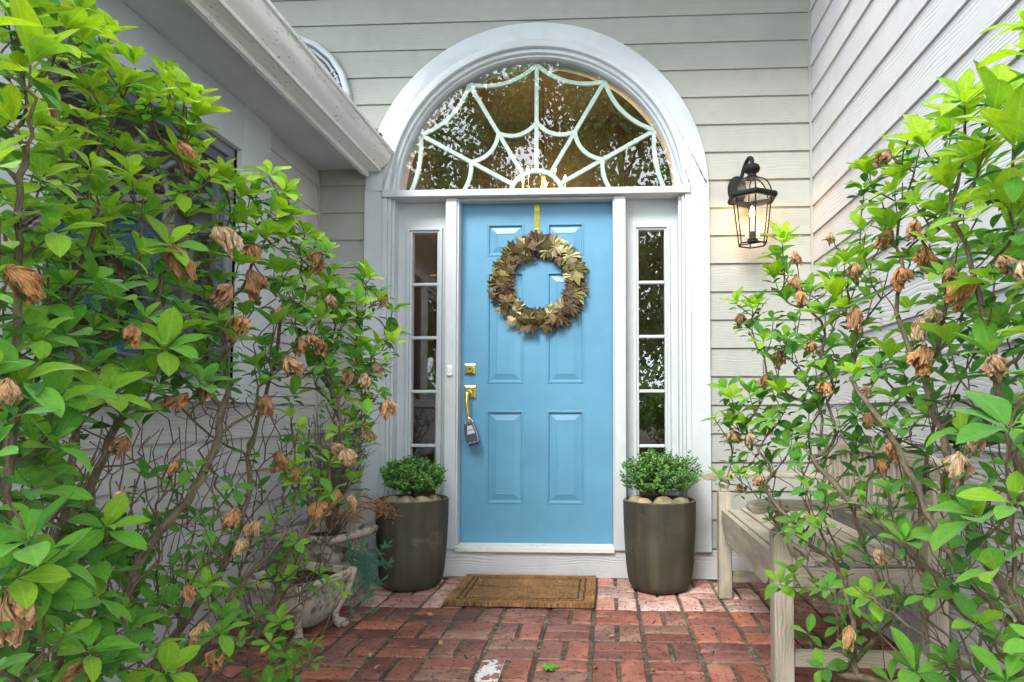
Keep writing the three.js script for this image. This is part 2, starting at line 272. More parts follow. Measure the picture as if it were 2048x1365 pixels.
// a wall of boards along z on the plane x = X facing `side`
function sideBoards(w, X, side, z0, z1, k0, k1, mat = sidingBoldLit) {
  for (let k = k0; k < k1; k++) {
    const y0 = Y0 + k * EXP; let g = board(0, z1 - z0, 0, z1 - z0, y0 - (k ? 0 : 0.012), y0 + EXP + 0.012, 0.0145);
    if (side < 0) g.applyMatrix4(new THREE.Matrix4().makeBasis(V(0, 0, 1), V(0, 1, 0), V(-1, 0, 0)));      // local x -> z, local z -> -x
    else g.applyMatrix4(new THREE.Matrix4().makeBasis(V(0, 0, -1), V(0, 1, 0), V(1, 0, 0)));
    g.translate(X, 0, side < 0 ? z0 : z1);
    part(w, 'siding_board', g, mat);
  }
}
{
  const w = thing('side_wall', 'tall greige clapboard wall receding behind the bench and right shrub', 'wall', [RW, 0, 0]);
  part(w, 'wall_core', bx(RW + 0.0005, RW + 0.16, -0.1, 6.1, 0.0, 4.85, 0), sidingSoft);
  sideBoards(w, RW, -1, 0.02, 4.8, 0, 36);
}
// ---------------------------------------------------------------- left wing: wall, windows, eave, gutter
{
  const w = thing('wing_wall', 'low greige clapboard wall below the eave behind the left shrub', 'wall', [LW, 0, 0]);
  const SO = 2.478;
  part(w, 'wall_core', [bx(LW - 0.14, LW - 0.0005, -0.1, 1.12, -0.002, 4.8, 0), bx(LW - 0.14, LW - 0.0005, 1.12, SO, -0.002, 0.62, 0), bx(LW - 0.14, LW - 0.0005, 2.25, SO, 0.62, 4.8, 0), bx(LW - 0.14, LW - 0.0005, 1.12, 2.25, 1.965, 2.2, 0), bx(LW - 0.14, LW - 0.0005, 1.12, 2.25, 3.3, 4.8, 0)], sidingSoft);
  sideBoards(w, LW, 1, 0.02, 4.8, 0, 6);
  sideBoards(w, LW, 1, 0.02, 0.62, 6, 15);
  part(w, 'head_trim', bx(LW, LW + 0.03, 2.25, SO, 0.88, 4.8), white);
  part(w, 'window_casing', bx(LW, LW + 0.031, 1.03, SO, 0.62, 0.88), white);
  part(w, 'window_casing', bx(LW, LW + 0.029, 1.1, 2.25, 1.965, 2.2), white);
  part(w, 'window_casing', bx(LW, LW + 0.029, 1.1, 2.25, 3.3, 3.5), white);
  part(w, 'window_sill', bx(LW, LW + 0.07, 1.03, 1.1, 0.88, 3.6), white);
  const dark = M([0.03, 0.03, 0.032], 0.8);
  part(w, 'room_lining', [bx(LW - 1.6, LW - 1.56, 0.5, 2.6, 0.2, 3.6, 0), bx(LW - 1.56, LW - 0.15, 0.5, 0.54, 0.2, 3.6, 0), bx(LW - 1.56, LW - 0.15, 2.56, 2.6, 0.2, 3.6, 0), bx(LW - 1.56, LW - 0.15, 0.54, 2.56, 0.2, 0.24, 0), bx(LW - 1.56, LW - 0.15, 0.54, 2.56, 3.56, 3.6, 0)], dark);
  const sashM = M([0.20, 0.215, 0.225], 0.4);
  for (const [a, b, lab] of [[0.88, 1.965, 'grey framed window under the eave nearest the blue door'], [2.2, 3.3, 'grey framed window under the eave at the far left edge of view']]) {
    const t = thing('wing_window', lab, 'window', [LW, 1.1, (a + b) / 2], 'windows of the left wing');
    const X = LW - 0.03;
    part(t, 'frame', [bx(X - 0.04, X + 0.022, 2.205, 2.25, a, b), bx(X - 0.04, X + 0.022, 1.1, 1.15, a, b), bx(X - 0.04, X + 0.02, 1.15, 2.205, a, a + 0.045), bx(X - 0.04, X + 0.02, 1.15, 2.205, b - 0.045, b)], sashM);
    part(t, 'sash', [bx(X - 0.03, X + 0.005, 2.155, 2.204, a + 0.046, b - 0.046), bx(X - 0.03, X + 0.005, 1.151, 1.21, a + 0.046, b - 0.046), bx(X - 0.03, X + 0.004, 1.211, 2.154, a + 0.046, a + 0.1), bx(X - 0.03, X + 0.004, 1.211, 2.154, b - 0.1, b - 0.046)], M([0.10, 0.11, 0.12], 0.4));
    part(t, 'pane', bx(X - 0.02, X - 0.016, 1.2, 2.16, a + 0.09, b - 0.09, 0), clearGlass);
  }
  const e = thing('roof_eave', 'white boxed eave with soffit and fascia over the left windows', 'eave', [LW, SO, 0]);
  part(e, 'soffit', bx(LW - 0.3, -1.05, SO, SO + 0.02, 0.018, 4.8, 0.001, 2), white);
  part(e, 'fascia', bx(-1.052, -1.03, 2.425, 2.62, 0.035, 4.8, 0.002), whiteOld);
  part(e, 'fascia_lip', bx(-1.075, -1.0525, 2.435, SO - 0.001, 0.035, 4.8, 0.002), white);
  const me = thing('added_shade_eave', 'added white overhang above the view shading the upper front wall', 'eave', [0, 4.05, 0.6]);  // unseen overhang, added to shade the arch and upper wall
  part(me, 'soffit', bx(-3.4, RW - 0.001, 4.05, 4.07, 0.016, 1.25, 0.001), white);
  part(me, 'fascia', bx(-3.4, RW - 0.001, 4.0, 4.22, 1.2505, 1.28, 0.002), white);
  part(me, 'shade_deck', bx(-3.4, RW - 0.001, 4.2205, 4.26, 0.016, 1.3, 0.002), M([0.06, 0.055, 0.05], 0.95));
  const roofM = M([0.055, 0.052, 0.05], 0.95, { map: T.soil });
  const rs = new THREE.Shape(); rs.moveTo(-1.0, 2.585); rs.lineTo(-2.8, 3.2); rs.lineTo(-2.8, 3.24); rs.lineTo(-1.0, 2.61); rs.closePath();
  const rg = ext(rs, 4.78); rg.translate(0, 0, 0.02); const roof = part(e, 'roof', uvm(rg), roofM);
  for (let k = 0; k < 12; k++) { const x = -1.0 - k * 0.14, y = 2.615 + k * 0.14 * 0.342; const s = new THREE.Shape(); s.moveTo(x, y); s.lineTo(x, y + 0.006); s.lineTo(x - 0.15, y + 0.15 * 0.342 + 0.002); s.lineTo(x - 0.15, y + 0.15 * 0.342 - 0.002); s.closePath(); const g = ext(s, 4.77); g.translate(0, 0, 0.025); part(roof, 'shingle_course', uvm(g), roofM); }
  const gt = thing('rain_gutter', 'grimy white metal gutter along the left eave', 'gutter', [-1.03, 2.45, 0]);
  const o = [[-1.0285, 2.452], [-0.958, 2.452], [-0.951, 2.456], [-0.949, 2.468], [-0.936, 2.478], [-0.915, 2.492], [-0.899, 2.512], [-0.890, 2.536], [-0.886, 2.556], [-0.873, 2.560], [-0.871, 2.575], [-0.878, 2.578]];
  const inn = o.map(([x, y]) => [x - 0.003, y + 0.003]).reverse();
  const gs = new THREE.Shape(); [...o, ...inn.slice(1, -1), [-1.0285, 2.455]].forEach(([x, y], i) => i ? gs.lineTo(x, y) : gs.moveTo(x, y)); gs.closePath();
  const gg = ext(gs, 4.75); gg.translate(0, 0, 0.052); part(gt, 'trough', uvm(toCreasedNormals(gg, 0.6), 2), whiteOld);
  const cs = new THREE.Shape(); o.forEach(([x, y], i) => i ? cs.lineTo(x, y) : cs.moveTo(x, y)); cs.lineTo(-1.0285, 2.575); cs.closePath();
  const cg = ext(cs, 0.003); cg.translate(0, 0, 0.049); part(gt, 'end_cap', uvm(cg), whiteOld);
  part(gt, 'back_flange', bx(-1.0295, -1.027, 2.456, 2.6, 0.053, 4.8, 0), whiteOld);
  part(gt, 'lower_bead', tube([[-0.9555, 2.454, 0.05], [-0.9555, 2.454, 4.8]], 0.0045, 1, 6), white);
  rnd = rngOf(31);
  const lg = []; for (let k = 0; k < 26; k++) { const g = new THREE.PlaneGeometry(0.018, 0.008); g.rotateX(R(0, 3)); g.rotateY(R(0, 3)); g.translate(-0.885 + R(-0.012, 0.005), 2.586 + R(0, 0.012), 0.2 + R(0, 0.09) * (k % 2 ? 1 : 1.3)); lg.push(g); }
  single('gutter_weed', 'tiny green weed sprouting from the gutter lip near the arch', 'weed', lg.map((g) => g.translate(0.885, -2.58, -0.22)), M([0.05, 0.14, 0.03], 0.8), [-0.885, 2.58, 0.22]);
  // round ribbed vent behind the gutter
  const v = thing('wall_vent', 'round white ribbed vent cover peeking above the gutter', 'vent', [-1.60, 2.885, 0.015]);
  const VC = (g) => { g.rotateX(Math.PI / 2); g.translate(-1.60, 2.885, 0.015); return g; }, NG = 11;
  part(v, 'rim', VC(lathe([[0.455, 0], [0.455, 0.03], [0.448, 0.042], [0.425, 0.046], [0.418, 0.04], [0.418, 0.0]], NG * 2).toNonIndexed()), white);
  part(v, 'back_plate', VC(lathe([[0, 0.004], [0.419, 0.004]], NG * 2)), M([0.16, 0.165, 0.165], 0.7));
  for (let k = 0; k < 5; k++) { const r = 0.398 - k * 0.03; part(v, 'ring_rib', VC(lathe([[r + 0.008, 0.005], [r + 0.007, 0.03], [r - 0.007, 0.03], [r - 0.008, 0.005]], NG * 2)), white); }
  for (let k = 0; k < 60; k++) { const g = new THREE.BoxGeometry(0.15, 0.006, 0.034); g.translate(0.335, 0, 0.019); g.rotateZ(k / 60 * 2 * Math.PI); g.translate(-1.60, 2.885, 0.016); if (k < 6 || k % 15 === 0) part(v, 'spoke_rib', g, white); }
}

// ---------------------------------------------------------------- entry surround
const ES = thing('entry_surround', 'white arched entry frame with sidelights around the blue door', 'door frame', [XC, 0.16, 0]);
function archBand(r0, r1, z0, z1, yb) {
  const s = new THREE.Shape(); s.moveTo(XC + r1, yb); s.lineTo(XC + r1, SPR); s.absarc(XC, SPR, r1, 0, Math.PI, false); s.lineTo(XC - r1, yb); s.lineTo(XC - r0, yb); s.lineTo(XC - r0, SPR); s.absarc(XC, SPR, r0, Math.PI, 0, true); s.lineTo(XC + r0, yb); s.closePath();
  const g = new THREE.ExtrudeGeometry(s, { depth: z1 - z0, bevelEnabled: true, bevelSize: 0.003, bevelThickness: 0.003, bevelOffset: -0.003, bevelSegments: 2, curveSegments: 64 }); g.translate(0, 0, z0 + 0.0); return uvm(toCreasedNormals(g, 0.5), 1);
}
{
  part(ES, 'arch_casing', archBand(0.936, 1.045, 0.0, 0.030, 2.335), white);
  for (const s of [-1, 1]) part(ES, 'side_casing', bx(s < 0 ? XC - 1.048 : XC + 0.9355, s < 0 ? XC - 0.9355 : XC + 1.048, 0.163, 2.3335, 0.0, 0.032), white);
  part(ES, 'brickmould', archBand(0.892, 0.935, -0.06, 0.041, 2.335), white);
  part(ES, 'inner_stop', archBand(0.868, 0.8915, -0.09, 0.012, 2.335), white);
  part(ES, 'arch_jamb', archBand(0.853, 0.8675, -0.16, -0.012, 2.335), white);
  for (const s of [-1, 1]) {
    const f = (a, b) => s < 0 ? [XC - b, XC - a] : [XC + a, XC + b];
    part(ES, 'brickmould', [bx(...f(0.904, 0.935), 0.165, 2.291, -0.06, 0.038), bx(...f(0.884, 0.9035), 0.165, 2.291, -0.06, 0.026), bx(...f(0.866, 0.8835), 0.165, 2.291, -0.09, 0.008)], white);
  }
  part(ES, 'transom_bar', bx(XC - 0.934, XC + 0.934, 2.2925, 2.334, -0.09, 0.052, 0.005), white);
  part(ES, 'transom_core', bx(XC - 0.93, XC + 0.93, 2.30, 2.332, -0.16, -0.0905, 0), white);
  part(ES, 'head_jamb', bx(-0.474, 0.462, 2.277, 2.2915, -0.155, 0.006), white);
  part(ES, 'mullion_post', [bx(-0.556, -0.487, 0.165, 2.2915, -0.155, 0.022, 0.004), bx(-0.4865, -0.4745, 0.165, 2.2915, -0.155, 0.012, 0.002)], white);
  part(ES, 'mullion_post', [bx(0.472, 0.54, 0.165, 2.2915, -0.155, 0.022, 0.004), bx(0.4625, 0.4715, 0.165, 2.2915, -0.155, 0.012, 0.002)], white);
  const alum = M([0.74, 0.75, 0.74], 0.4, { map: T.grime });
  part(ES, 'threshold', [bx(-0.486, 0.471, 0.150, 0.181, -0.15, 0.026, 0.004), bx(-0.4735, 0.4615, 0.1815, 0.188, -0.15, -0.045, 0.002)], alum);
  for (const s of [-1, 1]) {
    const c = s < 0 ? -0.708 : 0.7, X = (d) => c + d, name = s < 0 ? 'left' : 'right';
    const sl = part(ES, 'sidelight', [bx(X(-0.17), X(-0.112), 0.165, 2.2915, -0.12, -0.072, 0), bx(X(0.112), X(0.17), 0.165, 2.2915, -0.12, -0.072, 0), bx(X(-0.112), X(0.112), 2.135, 2.2915, -0.12, -0.0725, 0), bx(X(-0.112), X(0.112), 0.165, 0.42, -0.12, -0.0725, 0)], white);
    part(sl, 'glazing_frame', [bx(X(-0.112), X(-0.094), 0.42, 2.135, -0.125, -0.058), bx(X(0.094), X(0.112), 0.42, 2.135, -0.125, -0.058), bx(X(-0.112), X(0.112), 2.117, 2.1355, -0.125, -0.0575), bx(X(-0.112), X(0.112), 0.42, 0.44, -0.125, -0.0575),
      bx(X(-0.094), X(-0.079), 0.44, 2.117, -0.125, -0.068), bx(X(0.079), X(0.094), 0.44, 2.117, -0.125, -0.068), bx(X(-0.079), X(0.079), 2.104, 2.117, -0.125, -0.0685)], white);
    for (let k = 0; k < 4; k++) part(sl, 'muntin', bx(X(-0.079), X(0.079), 1.770 - 0.334 * k, 1.790 - 0.334 * k, -0.10, -0.070, 0.006), white);
    for (let k = 0; k < 5; k++) part(sl, 'pane', bx(X(-0.079), X(0.079), 1.782 - 0.334 * k, (k ? 2.112 : 2.104) - 0.334 * k, -0.092, -0.089, 0), glass);
  }
  // fanlight with the spider-web grille
  const fanM = M([0.50, 0.62, 0.54], 0.45);
  const fan = new THREE.Shape(); fan.moveTo(XC + 0.86, 2.334); fan.absarc(XC, 2.32, 0.86, 0.016, Math.PI - 0.016, false); fan.closePath();
  const fg = ext(fan, 0.004, { curveSegments: 64 }); fg.translate(0, 0, -0.05); part(ES, 'fanlight_pane', fg, glass);
  const C0 = V(XC, 2.318, 0), at2 = (r, a) => V(C0.x + r * Math.cos(a * D2R), C0.y + r * Math.sin(a * D2R), 0);
  const flat = (pts, w) => { // a flat bar along points on the plane z = -0.062
    const sh = [], l = [], r = []; for (let i = 0; i < pts.length; i++) { const t = V(0, 0, 0).subVectors(pts[Math.min(i + 1, pts.length - 1)], pts[Math.max(0, i - 1)]).normalize(); l.push([pts[i].x - t.y * w, pts[i].y + t.x * w]); r.unshift([pts[i].x + t.y * w, pts[i].y - t.x * w]); }
    const s = new THREE.Shape(); [...l, ...r].forEach(([x, y], i) => i ? s.lineTo(x, y) : s.moveTo(x, y)); s.closePath(); return s; };
  let fz = 0; const bar = (pts, w = 0.0130) => { const g = ext(flat(pts, w), 0.012, { bevelEnabled: true, bevelSize: 0.002, bevelThickness: 0.002, bevelSegments: 1, bevelOffset: -0.002 }); g.translate(0, 0, -0.078 + 0.0007 * (fz++ % 7)); part(ES, 'fanlight_muntin', uvm(g), fanM); };
  const RO = 0.835, RM = 0.47, RI = 0.165, A = [29, 59.5, 90, 120.5, 151];
  for (const a of A) bar([at2(RI, a), at2(RO, a)]);
  bar(Array.from({ length: 25 }, (_, i) => at2(RI, 3 + 174 * i / 24)), 0.0145);
  const arc = (p, q, sag) => { const o = []; const m = p.clone().add(q).multiplyScalar(0.5), n = V(C0.x, C0.y, 0).sub(m).normalize(); for (let i = 0; i <= 12; i++) { const t = i / 12; o.push(p.clone().lerp(q, t).addScaledVector(n, sag * 4 * t * (1 - t))); } return o; };
  for (const [r, sag, endX] of [[RO, 0.055, 0.80], [RM, 0.045, 0.475]]) {
    for (let i = 0; i < 4; i++) bar(arc(at2(r, A[i]), at2(r, A[i + 1]), sag));
    bar(arc(at2(r, A[0]), V(C0.x + endX, 2.336, 0), sag * 0.5)); bar(arc(at2(r, A[4]), V(C0.x - endX, 2.336, 0), sag * 0.5));
  }
}
// ---------------------------------------------------------------- blue door
const DZ = -0.062;
const DOOR = thing('front_door', 'blue six panel front door under the arched window', 'door', [XC, 0.19, DZ]);
{
  const L = -0.473, Rr = 0.4605, B = 0.189, Tp = 2.276;
  // slab: stiles and rails around recessed moulded panels
  const cols = [[-0.315, -0.083], [0.057, 0.287]], rows = [[1.948, 2.152], [1.16, 1.848], [0.424, 0.995]];
  const s = new THREE.Shape(); s.moveTo(L, B); s.lineTo(Rr, B); s.lineTo(Rr, Tp); s.lineTo(L, Tp); s.closePath();
  for (const [a, b] of cols) for (const [c, d] of rows) { const h = new THREE.Path(); h.moveTo(a, c); h.lineTo(a, d); h.lineTo(b, d); h.lineTo(b, c); h.closePath(); s.holes.push(h); }
  const g = ext(s, 0.04); g.translate(0, 0, DZ - 0.04); part(DOOR, 'slab', uvm(g, 1), doorBlue);
  part(DOOR, 'back_skin', bx(L, Rr, B, Tp, DZ - 0.045, DZ - 0.0402, 0), M([0.7, 0.7, 0.68], 0.5));
  for (const [a, b] of cols) for (const [c, d] of rows) {
    // nested frames: bead, groove, bevel, raised field
    const lv = [[0, 0], [0.004, 0.0035], [0.012, 0.0035], [0.018, -0.0085], [0.026, -0.0085], [0.062, 0.0005], [0.0645, -0.002]], q = [];
    const cor = (i) => { const [m, z] = lv[i]; return [V(a + m, c + m, DZ + z), V(b - m, c + m, DZ + z), V(b - m, d - m, DZ + z), V(a + m, d - m, DZ + z)]; };
    const pos = [], tri = (p, r, t) => pos.push(p.x, p.y, p.z, r.x, r.y, r.z, t.x, t.y, t.z);
    for (let i = 0; i + 1 < lv.length; i++) { const o = cor(i), n = cor(i + 1); for (let k = 0; k < 4; k++) { const m = (k + 1) % 4; tri(o[k], o[m], n[m]); tri(o[k], n[m], n[k]); } }
    const n = cor(lv.length - 1); tri(n[0], n[1], n[2]); tri(n[0], n[2], n[3]);
    const pg = new THREE.BufferGeometry(); pg.setAttribute('position', new THREE.Float32BufferAttribute(pos, 3)); pg.computeVertexNormals(); part(DOOR, 'panel', uvm(pg, 1), doorBlue);
  }
  // brass deadbolt, handle set
  const P = (x, y, z) => V(x, y, DZ + z);
  const plate = (x, y, w, h) => { const sh = new THREE.Shape(); sh.moveTo(-w / 2, -h / 2); sh.lineTo(w / 2, -h / 2); sh.lineTo(w / 2, h / 2); sh.lineTo(-w / 2, h / 2); sh.closePath(); const g = new THREE.ExtrudeGeometry(sh, { depth: 0.003, bevelEnabled: true, bevelSize: 0.010, bevelThickness: 0.010, bevelOffset: -0.010, bevelSegments: 2 }); g.translate(x, y, DZ + 0.001); return g; };
  const db = part(DOOR, 'deadbolt', plate(-0.414, 1.249, 0.068, 0.068), brass);
  const cyl = new THREE.CylinderGeometry(0.022, 0.024, 0.01, 24); cyl.rotateX(Math.PI / 2); cyl.translate(-0.414, 1.249, DZ + 0.018); part(db, 'lock_cylinder', cyl, brass);
  const kh = new THREE.CylinderGeometry(0.0065, 0.0065, 0.004, 14); kh.rotateX(Math.PI / 2); kh.translate(-0.414, 1.249, DZ + 0.0235); part(db, 'keyhole', kh, M([0.03, 0.022, 0.01], 0.5, { metalness: 0.4 }));
  const hs = part(DOOR, 'handle_plate', plate(-0.413, 1.108, 0.072, 0.084), brass);
  const pts = [P(-0.415, 1.102, 0.012), P(-0.418, 1.108, 0.034), P(-0.423, 1.098, 0.052), P(-0.426, 1.06, 0.058), P(-0.422, 1.01, 0.055), P(-0.416, 0.96, 0.05), P(-0.412, 0.925, 0.046), P(-0.411, 0.885, 0.04), P(-0.411, 0.872, 0.022), P(-0.411, 0.87, 0.004)];
  const cv = new THREE.CatmullRomCurve3(pts).getPoints(40); part(hs, 'grip', limb(cv, cv.map((_, i) => mix(0.0105, 0.0085, i / 40) + 0.004 * Math.exp(-(((i - 12) / 8) ** 2))), 12), brass);
  const foot = new THREE.CylinderGeometry(0.016, 0.018, 0.008, 20); foot.rotateX(Math.PI / 2); foot.translate(-0.411, 0.87, DZ + 0.005); part(hs, 'grip_foot', foot, brass);
}
// realtor's lockbox hanging from the grip
{
  const t = thing('lock_box', 'dark steel key lockbox hanging from the brass door handle', 'lock box', [-0.395, 0.93, DZ + 0.06]);
  const steel = M([0.10, 0.11, 0.14], 0.3, { metalness: 0.6, clearcoat: 0.5 }), pale = M([0.62, 0.64, 0.67], 0.3, { metalness: 0.3 }), chrome = M([0.75, 0.76, 0.78], 0.12, { metalness: 1 });
  const tilt = (g) => { g.rotateZ(0.24); g.translate(-0.392, 0.858, DZ + 0.062); return g; };
  const sh = new THREE.Shape(); sh.moveTo(-0.030, 0.062); sh.quadraticCurveTo(0, 0.070, 0.030, 0.062); sh.lineTo(0.040, 0.0); sh.lineTo(0.040, -0.052); sh.quadraticCurveTo(0.036, -0.070, 0.018, -0.072); sh.lineTo(-0.018, -0.072); sh.quadraticCurveTo(-0.036, -0.070, -0.040, -0.052); sh.lineTo(-0.040, 0.0); sh.closePath();
  const b = new THREE.ExtrudeGeometry(sh, { depth: 0.024, bevelEnabled: true, bevelSize: 0.008, bevelThickness: 0.008, bevelOffset: -0.008, bevelSegments: 3 }); b.translate(0, 0, -0.012); part(t, 'body', tilt(b), steel);
  const f = new THREE.Shape(); f.moveTo(-0.012, 0.046); f.lineTo(0.016, 0.046); f.lineTo(0.026, -0.004); f.lineTo(-0.022, -0.004); f.closePath(); const fg = ext(f, 0.003); fg.translate(0, 0, 0.0205); part(t, 'shutter', tilt(fg), pale);
  part(t, 'shutter_slot', tilt(bx(-0.013, 0.017, 0.018, 0.022, 0.0236, 0.0245, 0)), steel);
  for (const x of [-0.024, 0, 0.024]) part(t, 'foot_trim', tilt(bx(x - 0.010, x + 0.010, -0.060, -0.053, 0.0185, 0.0225, 0.001)), chrome);
  const c = []; for (let i = 0; i <= 20; i++) { const a = Math.PI * i / 20; c.push(V(0.022 * Math.cos(a), 0.062 + 0.03 * Math.sin(a), 0)); } part(t, 'shackle', tilt(limb(c, c.map(() => 0.0045), 8)), chrome);
}
// wreath and its strap
{
  const st = thing('wreath_hanger', 'shiny brass over-door strap holding the leaf wreath', 'hanger', [-0.0, 2.27, DZ]);
  const gold = M([0.5, 0.42, 0.10], 0.25, { metalness: 0.9 });
  part(st, 'strap', [bx(-0.021, 0.013, 2.02, 2.274, DZ + 0.0012, DZ + 0.004, 0.001)], gold);
  part(st, 'over_door_lip', bx(-0.021, 0.013, 2.2765, 2.279, DZ - 0.02, DZ + 0.004, 0), gold);
  part(st, 'embossing', [bx(-0.013, -0.008, 2.225, 2.255, DZ + 0.004, DZ + 0.0065, 0.001), bx(0.001, 0.006, 2.225, 2.255, DZ + 0.004, DZ + 0.0065, 0.001), bx(-0.016, 0.009, 2.236, 2.241, DZ + 0.004, DZ + 0.0062, 0.001), bx(-0.019, 0.011, 2.11, 2.118, DZ + 0.004, DZ + 0.0058, 0.001)], brass);
  const WC = V(0.008, 1.772, DZ), w = thing('leaf_wreath', 'bronze and gold metal maple leaf wreath on the blue door', 'wreath', [WC.x, WC.y, WC.z]);
  const ring = new THREE.TorusGeometry(0.225, 0.008, 8, 48); ring.translate(WC.x, WC.y, WC.z + 0.02); part(w, 'hoop', ring, M([0.12, 0.08, 0.04], 0.5, { metalness: 0.6 }));
  // one maple leaf, five lobes, creased along its veins
  rnd = rngOf(41);
  const half = [[0, -0.5], [0.10, -0.36], [0.34, -0.40], [0.30, -0.26], [0.50, -0.10], [0.38, -0.06], [0.42, 0.12], [0.26, 0.06], [0.22, 0.14], [0.26, 0.30], [0.14, 0.26], [0, 0.62]];
  const leafG = [];
  for (let v = 0; v < 4; v++) {
    const out = [...half, ...half.slice(1, -1).reverse().map(([x, y]) => [-x, y])], cup = R(0.05, 0.22), pos = [];
    const Z = (x, y, i) => -cup * (x * x + y * y * 0.7) + (i % 2 ? -0.03 : 0.03) + R(-1, 1) * 0.03;
    const ps = out.map(([x, y], i) => V(x * 1.15 + R(-0.02, 0.02), y + R(-0.02, 0.02), Z(x, y, i))), c0 = V(0, -0.15, 0.05), c1 = V(0, 0.2, 0.04);
    for (let i = 0; i < ps.length; i++) { const a = ps[i], b = ps[(i + 1) % ps.length], c = (a.y + b.y) / 2 > 0.1 ? c1 : c0; pos.push(...a.toArray(), ...c.toArray(), ...b.toArray()); }
    for (const s of [1, -1]) { const k = ps.findIndex((p, i) => i > 0 && p.y > 0.06 && p.x * s > 0.1); }
    const sw = ps.map((p, i) => [p, ps[(i + 1) % ps.length]]).filter(([a, b]) => ((a.y + b.y) / 2 > 0.1) !== false);
    // bridge between the two fan centres
    const idx = ps.map((p, i) => ((p.y + ps[(i + 1) % ps.length].y) / 2 > 0.1)), n = ps.length;
    for (let i = 0; i < n; i++) if (idx[i] !== idx[(i + n - 1) % n]) pos.push(...ps[i].toArray(), ...(idx[i] ? [...c0.toArray(), ...c1.toArray()] : [...c1.toArray(), ...c0.toArray()]));
    const g = new THREE.BufferGeometry(); g.setAttribute('position', new THREE.Float32BufferAttribute(pos, 3)); g.computeVertexNormals(); leafG.push(uvm(g));
  }
  const met = (r, g, b, rough) => M([r, g, b], rough, { metalness: 0.75, bumpMap: T.fine, bumpScale: 0.001 });
  const tones = [met(0.14, 0.098, 0.05, 0.45), met(0.085, 0.058, 0.034, 0.48), met(0.16, 0.13, 0.045, 0.42), met(0.29, 0.25, 0.13, 0.38), met(0.105, 0.068, 0.038, 0.42), met(0.12, 0.098, 0.036, 0.42)];
  for (let k = 0; k < 50; k++) {
    const a = k / 50 * 2 * Math.PI + R(-0.04, 0.04), lane = k % 3, r = 0.232 + [0.030, -0.028, 0.0][lane] + R(-0.012, 0.012), size = R(0.108, 0.142);
    const m = new THREE.Mesh(leafG[Math.floor(rnd() * 4)], tones[Math.floor(rnd() * 6)]); m.name = 'metal_leaf'; m.castShadow = m.receiveShadow = true;
    m.position.set(r * Math.cos(a), r * Math.sin(a), 0.024 + lane * 0.009 + R(0, 0.012)); m.scale.setScalar(size);
    m.rotation.set(R(-0.35, 0.35), R(-0.4, 0.4), a - Math.PI + (lane === 0 ? 0.75 : lane === 1 ? -0.65 : 0) + R(-0.35, 0.35), 'ZYX'); w.add(m);
  }
}
// doorbell
{
  const t = thing('door_bell', 'small white doorbell button on the left door post', 'doorbell', [-0.5215, 1.235, 0.0225]);
  const g = new RoundedBoxGeometry(0.034, 0.066, 0.016, 3, 0.0075); g.translate(-0.5215, 1.235, 0.030); part(t, 'housing', g, M([0.84, 0.85, 0.85], 0.3));
  const r = new THREE.TorusGeometry(0.0105, 0.0012, 6, 24); r.translate(-0.5215, 1.236, 0.0382); part(t, 'button_ring', r, M([0.35, 0.36, 0.36], 0.4));
  const b = new THREE.CylinderGeometry(0.0095, 0.0095, 0.003, 20); b.rotateX(Math.PI / 2); b.translate(-0.5215, 1.236, 0.0385); part(t, 'button', b, M([0.86, 0.86, 0.85], 0.25));
}
